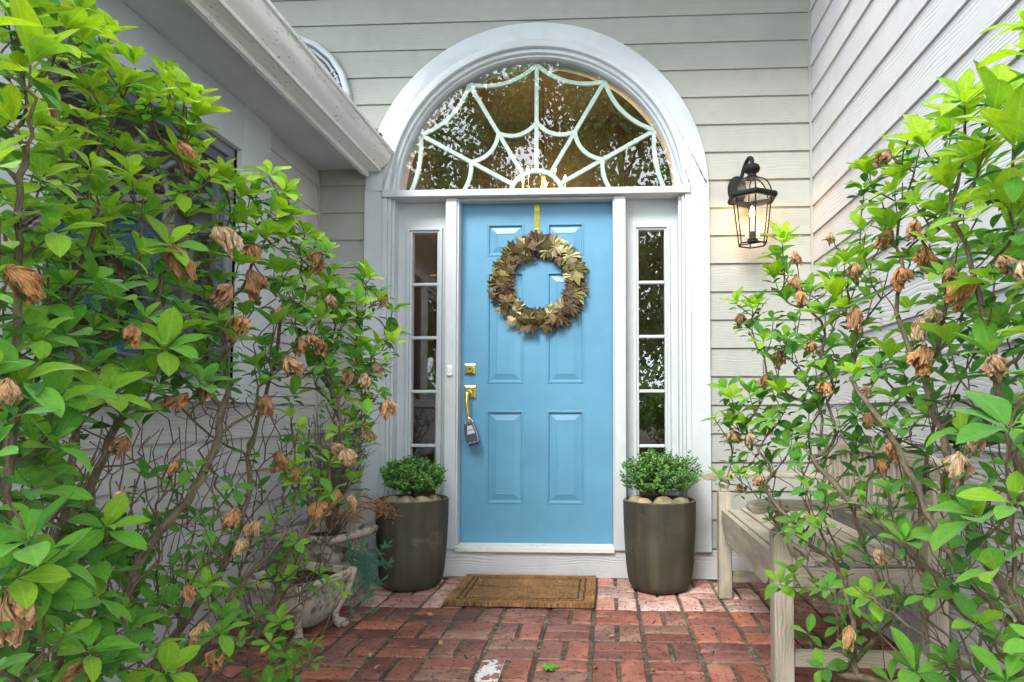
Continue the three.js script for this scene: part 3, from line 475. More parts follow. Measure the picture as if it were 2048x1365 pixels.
// ---------------------------------------------------------------- the hall behind the glass
{
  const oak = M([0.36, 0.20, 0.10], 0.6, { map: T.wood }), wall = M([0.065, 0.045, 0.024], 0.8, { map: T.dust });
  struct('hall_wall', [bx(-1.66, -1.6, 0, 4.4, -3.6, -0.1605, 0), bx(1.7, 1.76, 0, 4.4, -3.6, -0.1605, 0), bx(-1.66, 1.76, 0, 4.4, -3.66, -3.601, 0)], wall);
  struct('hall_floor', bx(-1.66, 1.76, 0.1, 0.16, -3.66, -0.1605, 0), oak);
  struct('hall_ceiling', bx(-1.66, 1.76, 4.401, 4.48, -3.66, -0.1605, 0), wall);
  const oldw = M([0.24, 0.11, 0.055], 0.6, { map: T.wood });
  const c = thing('chandelier', 'brass candle chandelier glowing inside behind the fan window', 'chandelier', [-0.25, 3.36, -2.9]);
  const O = (x, y, z) => [x - 0.25, y + 3.36, z - 2.9];
  const body = lathe([[0.0, -0.12], [0.02, -0.11], [0.05, -0.05], [0.03, 0.0], [0.018, 0.08], [0.03, 0.12], [0.012, 0.2], [0.006, 0.3], [0.006, 1.04]], 20); body.translate(-0.25, 3.36, -2.9); part(c, 'stem', body, brass);
  const bulbM = M([1, 0.85, 0.6], 0.4, { emissive: new THREE.Color(1, 0.66, 0.3), emissiveIntensity: 14 });
  for (let k = 0; k < 5; k++) {
    const a = k / 5 * 2 * Math.PI + 0.95, x = Math.cos(a) * 0.24, z = Math.sin(a) * 0.24;
    const arm = part(c, 'arm', tube([O(0, -0.03, 0), O(x * 0.5, -0.09, z * 0.5), O(x * 0.9, -0.06, z * 0.9), O(x, 0.0, z)], 0.007, 16, 7), brass);
    const cand = new THREE.CylinderGeometry(0.011, 0.011, 0.10, 12); cand.translate(...O(x, 0.05, z)); part(arm, 'candle_sleeve', cand, M([0.8, 0.72, 0.55], 0.6));
    const fl = lathe([[0, 0], [0.012, 0.012], [0.016, 0.028], [0.010, 0.05], [0.003, 0.066], [0, 0.07]], 14); fl.translate(...O(x, 0.101, z)); part(arm, 'flame_bulb', fl, bulbM);
    const l = new THREE.PointLight(new THREE.Color(1, 0.62, 0.3), 0.34, 0, 2); l.position.set(...O(x, 0.13, z)); l.castShadow = true; scene.add(l);
  }
  const cur = thing('sheer_curtain', 'pale sheer curtain strip behind the left sidelight', 'curtain', [-0.6, 0.5, -0.3]);
  const pos = [], idx = []; for (let i = 0; i <= 40; i++) for (let j = 0; j <= 1; j++) { pos.push(-0.70 + i * 0.004 + (j ? 0.012 : 0), j ? 1.88 : 0.5, -0.30 + 0.012 * Math.sin(i * 0.9) + 0.005 * Math.sin(i * 2.3)); }
  for (let i = 0; i < 40; i++) { const a = i * 2; idx.push(a, a + 2, a + 1, a + 1, a + 2, a + 3); }
  const g = new THREE.BufferGeometry(); g.setAttribute('position', new THREE.Float32BufferAttribute(pos, 3)); g.setIndex(idx); g.computeVertexNormals(); part(cur, 'fabric', clean(g), M([0.62, 0.58, 0.62], 0.9, { transmission: 0.3 }));
  const rod = tube([[-0.74, 1.885, -0.3], [-0.5, 1.885, -0.3]], 0.006, 2, 8); part(cur, 'rod', rod, brass);
}
// ---------------------------------------------------------------- wall lantern
{
  const X = 1.262, Z = 0.165, t = thing('wall_lantern', 'black hexagonal coach lantern lit on the front wall', 'wall lamp', [X, 2.32, 0.012]);
  const hex = (r, y, off = Math.PI / 6 + 0.05) => Array.from({ length: 6 }, (_, k) => V(X + r * Math.cos(k * Math.PI / 3 + off), y, Z + r * Math.sin(k * Math.PI / 3 + off)));
  const hexTube = (r, y, rad) => { const h = hex(r, y), o = []; for (let k = 0; k < 6; k++) o.push(limb([h[k], h[(k + 1) % 6]], [rad, rad], 8)); h.forEach((p) => { const s = new THREE.SphereGeometry(rad * 1.0, 8, 6); s.translate(p.x, p.y, p.z); o.push(s); }); return o; };
  const bp = lathe([[0, 0.022], [0.03, 0.022], [0.05, 0.014], [0.056, 0.0], [0.056, -0.004]], 28); bp.scale(1, 1, 1.5); bp.rotateX(Math.PI / 2); bp.translate(X - 0.055, 2.315, 0.014); part(t, 'back_plate', bp, blackIron);
  part(t, 'hook_arm', [limb(new THREE.CatmullRomCurve3([V(X - 0.05, 2.31, 0.03), V(X - 0.035, 2.38, 0.05), V(X - 0.02, 2.44, 0.085), V(X - 0.006, 2.462, 0.125), V(X + 0.002, 2.445, 0.155), V(X, 2.40, Z)]).getPoints(28), Array(29).fill(0.0125), 8)], blackIron);
  const cap = lathe([[0, 0.03], [0.018, 0.03], [0.040, 0.018], [0.047, 0.0], [0.040, -0.018], [0.022, -0.028], [0.026, -0.042], [0.042, -0.058], [0, -0.058]], 30); cap.translate(X, 2.385, Z); part(t, 'cap', cap, blackIron);
  const dome = [[0.038, 2.328], [0.070, 2.314], [0.092, 2.292], [0.107, 2.262], [0.113, 2.232]], off = Math.PI / 6 + 0.05;
  for (let k = 0; k < 6; k++) { const a = k * Math.PI / 3 + off, c = Math.cos(a), s = Math.sin(a); part(t, 'dome_rib', limb(dome.map(([r, y]) => V(X + r * c, y, Z + r * s)), dome.map(() => 0.0042), 6), blackIron); }
  const quad = (a, b, c, d) => { const g = new THREE.BufferGeometry(); g.setAttribute('position', new THREE.Float32BufferAttribute([...a.toArray(), ...b.toArray(), ...c.toArray(), ...a.toArray(), ...c.toArray(), ...d.toArray()], 3)); g.computeVertexNormals(); return g; };
  for (let k = 0; k < 6; k++) { const o = []; for (let i = 0; i + 1 < dome.length; i++) { const p = hex(dome[i][0] * 0.995, dome[i][1]), q = hex(dome[i + 1][0] * 0.995, dome[i + 1][1]); o.push(quad(p[k], p[(k + 1) % 6], q[(k + 1) % 6], q[k])); } part(t, 'dome_pane', o, clearGlass); }
  part(t, 'eave_ring', hexTube(0.131, 2.215, 0.0175), blackIron);
  const hi = hex(0.112, 2.203), lo = hex(0.081, 1.947);
  for (let k = 0; k < 6; k++) part(t, 'corner_bar', limb([hi[k], lo[k]], [0.0042, 0.0042], 6), blackIron);
  part(t, 'bottom_ring', hexTube(0.081, 1.945, 0.0042), blackIron);
  for (let k = 0; k < 6; k++) part(t, 'pane', quad(hi[k], hi[(k + 1) % 6], lo[(k + 1) % 6], lo[k]), clearGlass);
  const base = lathe([[0, 1.955], [0.03, 1.958], [0.03, 1.975], [0.012, 1.985], [0.012, 2.02], [0, 2.02]], 20); base.translate(X, 0, Z); part(t, 'socket_cluster', base, blackIron);
  part(t, 'cross_bar', [limb([lo[0], lo[3]].map((p) => p.clone().setY(1.952)), [0.004, 0.004], 6)], blackIron);
  for (let k = 0; k < 2; k++) { const a = k * Math.PI * 2 / 2 + 2.9, c = new THREE.CylinderGeometry(0.009, 0.009, 0.07, 12); c.translate(X + 0.036 * Math.cos(a), 2.015, Z + 0.036 * Math.sin(a)); part(t, 'candle_sleeve', c, M([0.8, 0.78, 0.7], 0.6)); }
  const c0 = new THREE.CylinderGeometry(0.010, 0.010, 0.075, 12); c0.translate(X, 2.057, Z); part(t, 'candle_sleeve', c0, M([0.8, 0.78, 0.7], 0.6));
  const fl = lathe([[0, 0], [0.012, 0.012], [0.017, 0.03], [0.010, 0.055], [0.003, 0.07], [0, 0.074]], 16); fl.translate(X, 2.096, Z); part(t, 'flame_bulb', fl, M([1, 0.9, 0.7], 0.4, { emissive: new THREE.Color(1, 0.74, 0.42), emissiveIntensity: 9 }));
  const l = new THREE.PointLight(new THREE.Color(1, 0.55, 0.24), 0.12, 0, 2); l.position.set(X, 2.13, Z); l.castShadow = true; l.shadow.radius = 3; scene.add(l);
}
// ---------------------------------------------------------------- clay planters with clipped shrubs and stones
const instanced = (parent, name, g, mat, mats, cols) => { const im = new THREE.InstancedMesh(g, mat, mats.length); mats.forEach((m, i) => { im.setMatrixAt(i, m); if (cols) im.setColorAt(i, cols[i]); }); im.name = name; im.userData.kind = 'stuff'; im.castShadow = im.receiveShadow = true; parent.add(im); return im; };
const mat4 = (p, q, s) => new THREE.Matrix4().compose(p, q, typeof s === 'number' ? V(s, s, s) : s);
const rq = () => new THREE.Quaternion(R(-1, 1), R(-1, 1), R(-1, 1), R(-1, 1)).normalize();
{
  const clay = M([0.115, 0.105, 0.08], 0.7, { map: T.clay, bumpMap: T.clayBump, bumpScale: 0.004 });
  const rimM = M([0.33, 0.29, 0.22], 0.75, { map: T.clay, bumpMap: T.clayBump, bumpScale: 0.003 });
  const soil = M([0.05, 0.038, 0.026], 0.95, { bumpMap: T.soil, bumpScale: 0.015, map: T.soil });
  const prof = [[0, 0], [0.135, 0], [0.155, 0.008], [0.171, 0.035], [0.181, 0.08], [0.190, 0.16], [0.197, 0.27], [0.2015, 0.38], [0.2035, 0.487], [0.2005, 0.4935]];
  const inner = [[0.2005, 0.4935], [0.192, 0.4965], [0.185, 0.492], [0.182, 0.47], [0.178, 0.40]];
  const fixUV = (g, c = 1) => { const u = g.attributes.uv, p = g.attributes.position; for (let i = 0; i < u.count; i++) u.setXY(i, u.getX(i) * c, p.getY(i)); return g; };
  const mk = (label, x, z, turn) => {
    const t = thing('clay_planter', label, 'planter', [x, 0, z], 'clay planters flanking the blue door');
    const add = (n, g, m) => { const q = part(t, n, g, m); return q; };
    const tr = (g) => { g.rotateY(turn); g.translate(x, 0, z); return g; };
    add('pot', tr(bump3(fixUV(lathe(prof, 72)), 0.0012, 14, 300)), clay); add('rim', tr(fixUV(lathe(inner, 72))), rimM);
    const s = new THREE.CircleGeometry(0.183, 40); s.rotateX(-Math.PI / 2); s.translate(0, 0.452, 0); add('potting_soil', tr(s), soil);
  };
  mk('speckled brown clay planter on the left side of the blue door', -0.685, 0.215, 0.4);
  mk('smooth brown clay planter on the right side of the blue door', 0.720, 0.205, 2.9);
  // stones lying in the pots
  rnd = rngOf(51);
  const stoneG = Array.from({ length: 3 }, (_, k) => { const g = mergeVertices(new THREE.IcosahedronGeometry(1, 4).deleteAttribute('normal').deleteAttribute('uv')); g.computeVertexNormals(); bump3(g, 0.12, 0.9, 310 + k * 5); const u = new Float32Array(g.attributes.position.count * 2); for (let i = 0; i < u.length / 2; i++) { u[2 * i] = g.attributes.position.getX(i) * 0.5; u[2 * i + 1] = g.attributes.position.getY(i) * 0.5 + g.attributes.position.getZ(i) * 0.3; } g.setAttribute('uv', new THREE.BufferAttribute(u, 2)); return g; });
  const stM = [M([0.40, 0.35, 0.24], 0.8, { map: T.pebble }), M([0.52, 0.45, 0.32], 0.8, { map: T.pebble }), M([0.33, 0.31, 0.22], 0.8, { map: T.pebble })];
  const stones = [
    [-0.765, 0.315, 0.052, 'round olive stone at the left edge of the left planter', 2], [-0.688, 0.325, 0.058, 'largest tan stone at the front of the left planter', 0], [-0.600, 0.315, 0.052, 'pale tan stone at the right front of the left planter', 1], [-0.560, 0.215, 0.040, 'small brown stone at the right back of the left planter', 0],
    [0.625, 0.325, 0.05, 'tan stone at the left front of the right planter', 1], [0.735, 0.315, 0.062, 'largest brown stone at the front of the right planter', 0], [0.825, 0.305, 0.05, 'olive stone at the right edge of the right planter', 2], [0.585, 0.225, 0.05, 'brown stone at the left back of the right planter', 0], [0.845, 0.205, 0.042, 'small pale stone at the right back of the right planter', 1]];
  stones.forEach(([x, z, r, label, m], i) => { const o = single('garden_stone', label, 'stone', stoneG[i % 3], stM[m], [x, 0.482, z], 'stones resting in the planters'); o.scale.set(r * 1.0, r * 0.72, r * 0.9); o.rotation.y = R(0, 6); });
  // clipped small-leaved shrubs
  const lg = new THREE.BufferGeometry(); lg.setAttribute('position', new THREE.Float32BufferAttribute([0, 0, 0, 0.55, 0.06, 0.36, 0.5, -0.04, 0, 0, 0, 0, 0.5, -0.04, 0, 0.55, 0.06, -0.36, 0.55, 0.06, 0.36, 1, 0, 0, 0.5, -0.04, 0, 0.5, -0.04, 0, 1, 0, 0, 0.55, 0.06, -0.36], 3)); lg.computeVertexNormals();
  const boxM = M([1, 1, 1], 0.55, { transmission: 0.18, thickness: 0 });
  const barkM = M([0.08, 0.06, 0.04], 0.9, { map: T.bark });
  const shrub = (label, x, z, y, rx, ry, spiky, seed) => {
    rnd = rngOf(seed);
    const t = thing('clipped_shrub', label, 'shrub', [x, 0.46, z], 'clipped shrubs in the planters');
    const mats = [], cols = [], twigs = [], fork = V(x, 0.53, z);
    const N = spiky ? 700 : 820;
    for (let k = 0; k < N; k++) {
      let d = V(R(-1, 1), R(-0.45, 1), R(-1, 1)); if (d.length() > 1 || d.length() < 0.15) { k--; continue; } d.normalize();
      const lump = 0.86 + 0.3 * pn(d.x * 3 + 9, d.y * 3 + d.z * 3 + 9, 99, 99, seed), sp = spiky ? (rnd() < 0.3 ? R(0.95, 1.25) : R(0.55, 1.0)) : R(0.6, 1.03);
      const tip = V(x + d.x * rx * lump * sp, y + d.y * ry * lump * sp * (spiky && d.y > 0.3 ? 1.12 : 1), z + d.z * rx * 0.95 * lump * sp);
      const from = fork.clone().lerp(tip, 0.35).add(V(0, 0.02, 0)), dir = tip.clone().sub(from).normalize().lerp(V(0, 1, 0), 0.25).normalize();
      if (k % 5 === 0) twigs.push(limb([fork, from, tip], [0.004, 0.002, 0.0012], 4));
      const bright = rnd();
      for (let i = 0; i < 13; i++) {
        const s = i / 12, p = tip.clone().addScaledVector(dir, -0.052 * (1 - s)).add(V(R(-1, 1), R(-1, 1), R(-1, 1)).multiplyScalar(0.004));
        const a = i * 2.4 + k, side = V(Math.cos(a), R(-0.3, 0.5), Math.sin(a)), v = side.addScaledVector(dir, 0.5 + 0.5 * s).normalize();
        const n = dir.clone().addScaledVector(v, -dir.dot(v)).normalize(), w = V(0, 0, 0).crossVectors(v, n).normalize();
        mats.push(new THREE.Matrix4().makeBasis(v, n, w).scale(V(1, 1, 1).multiplyScalar(R(0.0125, 0.0185))).setPosition(p));
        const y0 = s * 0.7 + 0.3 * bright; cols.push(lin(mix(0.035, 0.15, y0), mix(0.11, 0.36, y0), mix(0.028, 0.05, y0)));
      }
    }
    for (let k = 0; k < 7; k++) { const a = k * 0.9; twigs.push(limb([V(x + 0.012 * Math.cos(a), 0.455, z + 0.012 * Math.sin(a)), fork, V(x + rx * 0.55 * Math.cos(a), y - 0.02 + R(0, 0.05), z + rx * 0.55 * Math.sin(a))], [0.009, 0.008, 0.003], 6)); }
    part(t, 'stem', twigs, barkM);
    instanced(t, 'foliage', lg, boxM, mats.map((m) => m.premultiply(new THREE.Matrix4().makeTranslation(-x, -0.46, -z))), cols);
  };
  shrub('rounded clipped green shrub in the left clay planter', -0.68, 0.215, 0.622, 0.178, 0.102, false, 61);
  shrub('spiky taller green shrub in the right clay planter', 0.722, 0.205, 0.632, 0.190, 0.108, true, 62);
}
// ---------------------------------------------------------------- door mat
{
  rnd = rngOf(71);
  const t = thing('door_mat', 'rectangular brown coir doormat with dark border on the bricks', 'doormat', [-0.02, 0.004, 0.335]);
  const g = new THREE.BoxGeometry(0.76, 0.02, 0.56, 60, 1, 44); g.translate(-0.02, 0.016, 0.335);
  const p = g.attributes.position, uv = g.attributes.uv; for (let i = 0; i < p.count; i++) { const x = p.getX(i), z = p.getZ(i), top = p.getY(i) > 0.016; uv.setXY(i, (x + 0.40) / 0.76, 1 - (z - 0.055) / 0.56); if (top) p.setY(i, 0.026 + 0.004 * (pn(x * 9 + 20, z * 9 + 20, 99, 99, 7) - 0.5) + 0.006 * sstep(0.3, 0.4, x) * pn(z * 5 + 9, 3, 99, 99, 8)); p.setX(i, x + 0.006 * (pn(z * 14 + 30, top ? 1 : 2, 99, 99, 9) - 0.5)); p.setZ(i, z + 0.008 * (pn(x * 10 + 30, 5, 99, 99, 10) - 0.5)); }
  g.computeVertexNormals();
  part(t, 'pad', g, M([0.56, 0.29, 0.11], 0.95, { map: T.coir, bumpMap: T.coirBump, bumpScale: 0.006 }));
  const fg = new THREE.BufferGeometry(); fg.setAttribute('position', new THREE.Float32BufferAttribute([-0.05, 0, 0, 0.05, 0, 0, 0.02, 1, 0.2, -0.05, 0, 0, 0.02, 1, 0.2, -0.03, 1, 0.2], 3)); fg.computeVertexNormals();
  const ms = [], cs = []; for (let k = 0; k < 7000; k++) { const e = k < 1600; let x = R(-0.39, 0.35), z = R(0.065, 0.605); if (e) { const s = k % 4; if (s === 0) z = 0.613; else if (s === 1) z = 0.06; else if (s === 2) x = -0.398; else x = 0.358; }
    ms.push(mat4(V(x + 0.02, (e ? R(0.006, 0.02) : 0.019) + R(-0.002, 0.002), z - 0.335), new THREE.Quaternion().setFromEuler(new THREE.Euler(R(-0.9, 0.9), R(0, 6), R(-0.9, 0.9))), V(0.014, R(0.008, 0.016), 0.014)));
    const d = Math.min(x + 0.4, 0.36 - x, z - 0.055, 0.615 - z), dk = (Math.abs(d - 0.055) < 0.008 || Math.abs(d - 0.085) < 0.008) ? 0.3 : 1, b = R(0.6, 1.3) * dk; cs.push(lin(0.40 * b, 0.23 * b, 0.095 * b)); }
  instanced(t, 'coir_fibre', fg, M([1, 1, 1], 0.9), ms, cs);
}
// ---------------------------------------------------------------- garden bench against the side wall
{
  const wood = M([0.60, 0.53, 0.43], 0.75, { map: T.wood, bumpMap: T.cedarFine, bumpScale: 0.0012 });
  const B = thing('garden_bench', 'weathered taupe wooden bench along the right clapboard wall', 'bench', [1.32, 0, 0.94]);
  const z0 = 0.37, z1 = 1.515, xf = 1.052, xb = 1.585, h = 0.034;
  const swirl = (y0, y1, x, z) => { const g = lathe([[0, 0], [0.03, 0], [0.03, 0.006], [0.019, 0.012], [0.024, 0.020], [0.031, 0.034], [0.024, 0.048], [0.018, 0.053], [0.026, 0.060], [0.03, 0.066], [0, 0.066]].map(([r, y]) => [r, y0 + (y1 - y0) * y / 0.066]), 24); g.translate(x, 0, z); return g; };
  for (const z of [z0, z1]) {
    const leg = part(B, 'leg', bx(xf - h, xf + h, 0, 0.56, z - h, z + h, 0.004), wood); part(leg, 'turned_post', swirl(0.5605, 0.632, xf, z), wood);
    part(B, 'leg', bx(xb - h, xb + h, 0, 0.60, z - h, z + h, 0.004), wood);
    part(B, 'stretcher', bx(xf + h + 0.001, xb - h - 0.001, 0.082, 0.135, z - 0.018, z + 0.018, 0.003), wood);
    part(B, 'end_rail', bx(xf + h + 0.001, xb - h - 0.001, 0.345, 0.43, z - 0.016, z + 0.016, 0.003), wood);
    // arm with a rounded, drooping nose
    const s = new THREE.Shape(); s.moveTo(xb - 0.02, 0.658); s.lineTo(1.05, 0.668); s.quadraticCurveTo(0.98, 0.673, 0.943, 0.657); s.quadraticCurveTo(0.925, 0.64, 0.945, 0.626); s.quadraticCurveTo(0.975, 0.616, 1.01, 0.633); s.lineTo(1.09, 0.633); s.quadraticCurveTo(1.2, 0.642, xb - 0.02, 0.628); s.closePath();
    const a = new THREE.ExtrudeGeometry(s, { depth: 0.062, bevelEnabled: true, bevelSize: 0.006, bevelThickness: 0.006, bevelOffset: -0.006, bevelSegments: 2, curveSegments: 10 }); a.translate(0, 0, z - 0.031); part(B, 'armrest', uvm(toCreasedNormals(a, 0.6), 0), wood);
  }
  // scalloped apron under the front slat
  const s = new THREE.Shape(), a = z0 + h, b = z1 - h; s.moveTo(-b, 0.468); s.lineTo(-a, 0.468); s.lineTo(-a, 0.405); s.bezierCurveTo(-a - 0.05, 0.40, -a - 0.07, 0.33, -a - 0.15, 0.325); s.lineTo(-b + 0.15, 0.325); s.bezierCurveTo(-b + 0.07, 0.33, -b + 0.05, 0.40, -b, 0.405); s.closePath();
  const ag = ext(s, 0.026); ag.rotateY(Math.PI / 2); ag.translate(xf - 0.022, 0, 0); part(B, 'apron', uvm(ag, 2), wood);
  for (let k = 0; k < 6; k++) { const x = xf + 0.012 + k * 0.081; part(B, 'seat_slat', bx(x, x + 0.066, 0.452 - k * 0.0025, 0.472 - k * 0.0025, a - 0.02 + (k ? -0.03 : 0.021), b + (k ? 0.05 : -0.001), 0.003, 2), wood); }
  // back: frame and vertical slats leaning to the wall
  part(B, 'back_rail', bx(1.580, 1.612, 0.50, 0.545, a + 0.001, b - 0.001, 0.003, 2), wood);
  const ts = new THREE.Shape(); ts.moveTo(-z1 - h, 0.80); ts.quadraticCurveTo(-(z0 + z1) / 2, 0.96, -z0 + h, 0.80); ts.lineTo(-z0 + h, 0.735); ts.quadraticCurveTo(-(z0 + z1) / 2, 0.875, -z1 - h, 0.735); ts.closePath(); const tg = ext(ts, 0.034); tg.rotateY(Math.PI / 2); tg.translate(1.592, 0, 0); part(B, 'top_rail', uvm(tg, 2), wood);
  for (const z of [z0, z1]) part(B, 'back_post', bx(xb - 0.012, xb + 0.044, 0.6005, 0.74, z - 0.03, z + 0.03, 0.003), wood);
  for (let k = 0; k < 15; k++) { const z = mix(a + 0.05, b - 0.05, k / 14), u = (z - z0) / (z1 - z0), top = 0.735 + 0.14 * 2 * u * (1 - u) + 0.012; part(B, 'back_slat', bx(1.600, 1.616, 0.546, top, z - 0.018, z + 0.018, 0.003, 1), wood); }
}
// ---------------------------------------------------------------- stone pots at the left
const squareLathe = (prof, n = 4, seg = 48) => { const pos = [], idx = [], uv = []; let len = 0; prof.forEach(([r, y], j) => { if (j) len += Math.hypot(r - prof[j - 1][0], y - prof[j - 1][1]); for (let k = 0; k <= seg; k++) { const a = k / seg * 2 * Math.PI, c = Math.cos(a), s = Math.sin(a), f = r / Math.pow(Math.abs(c) ** n + Math.abs(s) ** n, 1 / n); pos.push(f * c, y, f * s); uv.push(k / seg * 1.4, len); } }); for (let j = 1; j < prof.length; j++) for (let k = 0; k < seg; k++) { const p = (j - 1) * (seg + 1) + k, q = p + seg + 1; idx.push(p, q, p + 1, p + 1, q, q + 1); } const g = new THREE.BufferGeometry(); g.setAttribute('position', new THREE.Float32BufferAttribute(pos, 3)); g.setAttribute('uv', new THREE.Float32BufferAttribute(uv, 2)); g.setIndex(idx); g.computeVertexNormals(); return g; };
const needles = (out, cols, path, len, per, c0, c1, spread = 1) => { for (let k = 0; k < per; k++) { const t = rnd(), i = Math.min(path.length - 2, Math.floor(t * (path.length - 1))), f = t * (path.length - 1) - i, p = path[i].clone().lerp(path[i + 1], f), d = path[i + 1].clone().sub(path[i]).normalize(), s = V(R(-1, 1), R(-1, 1), R(-1, 1)).multiplyScalar(spread).addScaledVector(d, 0.8).normalize(), n = V(R(-1, 1), 1, R(-1, 1)).cross(s).normalize(), w = V(0, 0, 0).crossVectors(s, n); out.push(new THREE.Matrix4().makeBasis(s, n, w).scale(V(len * R(0.6, 1.2), len, len)).setPosition(p)); const b = rnd(); cols.push(lin(mix(c0[0], c1[0], b), mix(c0[1], c1[1], b), mix(c0[2], c1[2], b))); } };
const needleG = new THREE.BufferGeometry(); needleG.setAttribute('position', new THREE.Float32BufferAttribute([0, 0, -0.06, 0, 0, 0.06, 1, 0.05, 0, 0, -0.05, 0, 0, 0.05, 0, 1, 0.05, 0], 3)); needleG.computeVertexNormals();
const needleM = M([1, 1, 1], 0.7, { transmission: 0.15 });
const barkM = M([0.19, 0.16, 0.115], 0.9, { map: T.bark, bumpMap: T.barkBump, bumpScale: 0.003 });
{
  const stone = M([0.56, 0.52, 0.45], 0.9, { map: T.stone, bumpMap: T.soil, bumpScale: 0.003 });
  const dirt = M([0.05, 0.036, 0.025], 0.95, { map: T.soil, bumpMap: T.soil, bumpScale: 0.02 });
  rnd = rngOf(81);
  const A = thing('square_stone_pot', 'square grey stone pot with rolled rim behind the ornate urn', 'plant pot', [-1.055, 0, 0.52]);
  const a = bump3(squareLathe([[0.0, 0.0], [0.125, 0.0], [0.135, 0.01], [0.155, 0.12], [0.17, 0.25], [0.175, 0.325], [0.182, 0.331], [0.205, 0.335], [0.213, 0.348], [0.210, 0.365], [0.195, 0.374], [0.180, 0.370], [0.165, 0.355], [0.16, 0.30]], 7, 64), 0.004, 12, 320); a.rotateY(-0.25); a.translate(-1.055, 0, 0.52); part(A, 'pot', a, stone);
  const sA = new THREE.CircleGeometry(0.175, 30); sA.rotateX(-Math.PI / 2); sA.translate(-1.055, 0.325, 0.52); part(A, 'potting_soil', sA, dirt);
  const UX = -0.965, UZ = 1.0, turn = -0.32;
  const U = thing('ornate_stone_urn', 'weathered carved stone urn with claw feet on the bricks', 'urn', [UX, 0, UZ]);
  const place = (g) => { g.rotateY(turn); g.translate(UX, 0, UZ); return g; };
  part(U, 'bowl', place(bump3(squareLathe([[0, 0.03], [0.09, 0.032], [0.105, 0.05], [0.135, 0.09], [0.155, 0.14], [0.165, 0.185], [0.168, 0.19], [0.172, 0.225], [0.182, 0.232], [0.186, 0.25], [0.176, 0.262], [0.165, 0.255], [0.155, 0.22]], 5, 64), 0.005, 14, 330)), stone);
  for (let k = 0; k < 4; k++) { const q = Math.PI / 4 + k * Math.PI / 2, c = Math.cos(q), s = Math.sin(q), f = (r, y) => V(r * c, y, r * s); const rib = new THREE.CatmullRomCurve3([f(0.235, 0.262), f(0.225, 0.215), f(0.205, 0.15), f(0.165, 0.08), f(0.16, 0.035), f(0.185, 0.012)]).getPoints(20);
    const m = part(U, 'corner_scroll', place(limb(rib, rib.map((_, i) => 0.019 - 0.004 * Math.sin(i / 20 * Math.PI) + (i > 16 ? (i - 16) * 0.002 : 0)), 10)), stone);
    const toes = []; for (let i = -1; i <= 1; i++) { const g = new THREE.SphereGeometry(0.017, 10, 8); g.scale(1, 0.9, 1.3); g.rotateY(Math.PI / 2 - q); g.translate(0.197 * c - i * 0.018 * s, 0.014, 0.197 * s + i * 0.018 * c); toes.push(g); } part(m, 'claw', place(merge(toes)), stone); }
  for (let k = 0; k < 4; k++) for (let j = 0; j < 5; j++) { const u = (j - 2) * 0.052, g = new THREE.TorusGeometry(0.020, 0.0065, 6, 14, j % 2 ? 6.28 : 4.6); g.scale(1, 0.85, 0.9); g.translate(u, 0.207, 0.173); g.rotateY(k * Math.PI / 2); part(U, 'relief_scroll', place(g), stone); }
  const sU = new THREE.CircleGeometry(0.17, 30); sU.rotateX(-Math.PI / 2); sU.translate(UX, 0.232, UZ); part(U, 'potting_soil', sU, dirt);
  // conifer in the square pot, half green and half withered
  const C = thing('potted_conifer', 'sparse grey green conifer with browned sprays in the square pot', 'conifer', [-1.03, 0.32, 0.5]);
  const to = (o) => (m) => m.premultiply(new THREE.Matrix4().makeTranslation(-o.x, -o.y, -o.z));
  const cb = V(-1.03, 0.32, 0.5), stems = [], gm = [], gc = [], bm = [], bc = [];
  for (let k = 0; k < 22; k++) { const an = R(0, 6.28), h = R(0.35, 0.72), r = R(0.05, 0.17), path = [cb.clone(), V(cb.x + r * 0.5 * Math.cos(an), cb.y + h * 0.5, cb.z + r * 0.5 * Math.sin(an)), V(cb.x + 0.08 + r * 1.3 * Math.cos(an), cb.y + h, cb.z + r * Math.sin(an))]; const cv = new THREE.CatmullRomCurve3(path).getPoints(8); stems.push(limb(cv, cv.map((_, i) => 0.006 - 0.0005 * i), 5)); for (let j = 2; j < 8; j++) for (let q = 0; q < 3; q++) { const e = cv[j].clone().add(V(R(-0.08, 0.08), R(0.0, 0.07), R(-0.08, 0.08))); needles(gm, gc, [cv[j], e], 0.018, 16, [0.07, 0.12, 0.07], [0.13, 0.19, 0.11]); stems.push(limb([cv[j], e], [0.0015, 0.001], 3)); } }
  for (const [x, y, z] of [[-0.72, 0.47, 0.47], [-0.76, 0.45, 0.5], [-0.79, 0.50, 0.45], [-0.84, 0.43, 0.55], [-0.70, 0.44, 0.46], [-0.9, 0.42, 0.56]]) { const cv = new THREE.CatmullRomCurve3([cb, V((cb.x + x) / 2, y + 0.03, z), V(x, y, z)]).getPoints(8); stems.push(limb(cv, cv.map(() => 0.003), 4)); for (let j = 4; j <= 8; j++) for (let q = 0; q < 8; q++) { const e = cv[j].clone().add(V(R(-0.05, 0.05), R(-0.05, 0.05), R(-0.05, 0.05))); needles(bm, bc, [cv[j], e], 0.013, 16, [0.36, 0.18, 0.08], [0.62, 0.37, 0.20]); } }
  part(C, 'stem', stems, barkM); instanced(C, 'green_spray', needleG, needleM, gm.map(to(cb)), gc); instanced(C, 'withered_spray', needleG, needleM, bm.map(to(cb)), bc);
  // juniper trailing to the bricks
  const J = thing('juniper_sprays', 'blue green juniper sprays hanging beside the ornate urn', 'juniper', [-0.80, 0.25, 0.72]);
  const jb = V(-0.80, 0.25, 0.72), jm = [], jc = [], js = [];
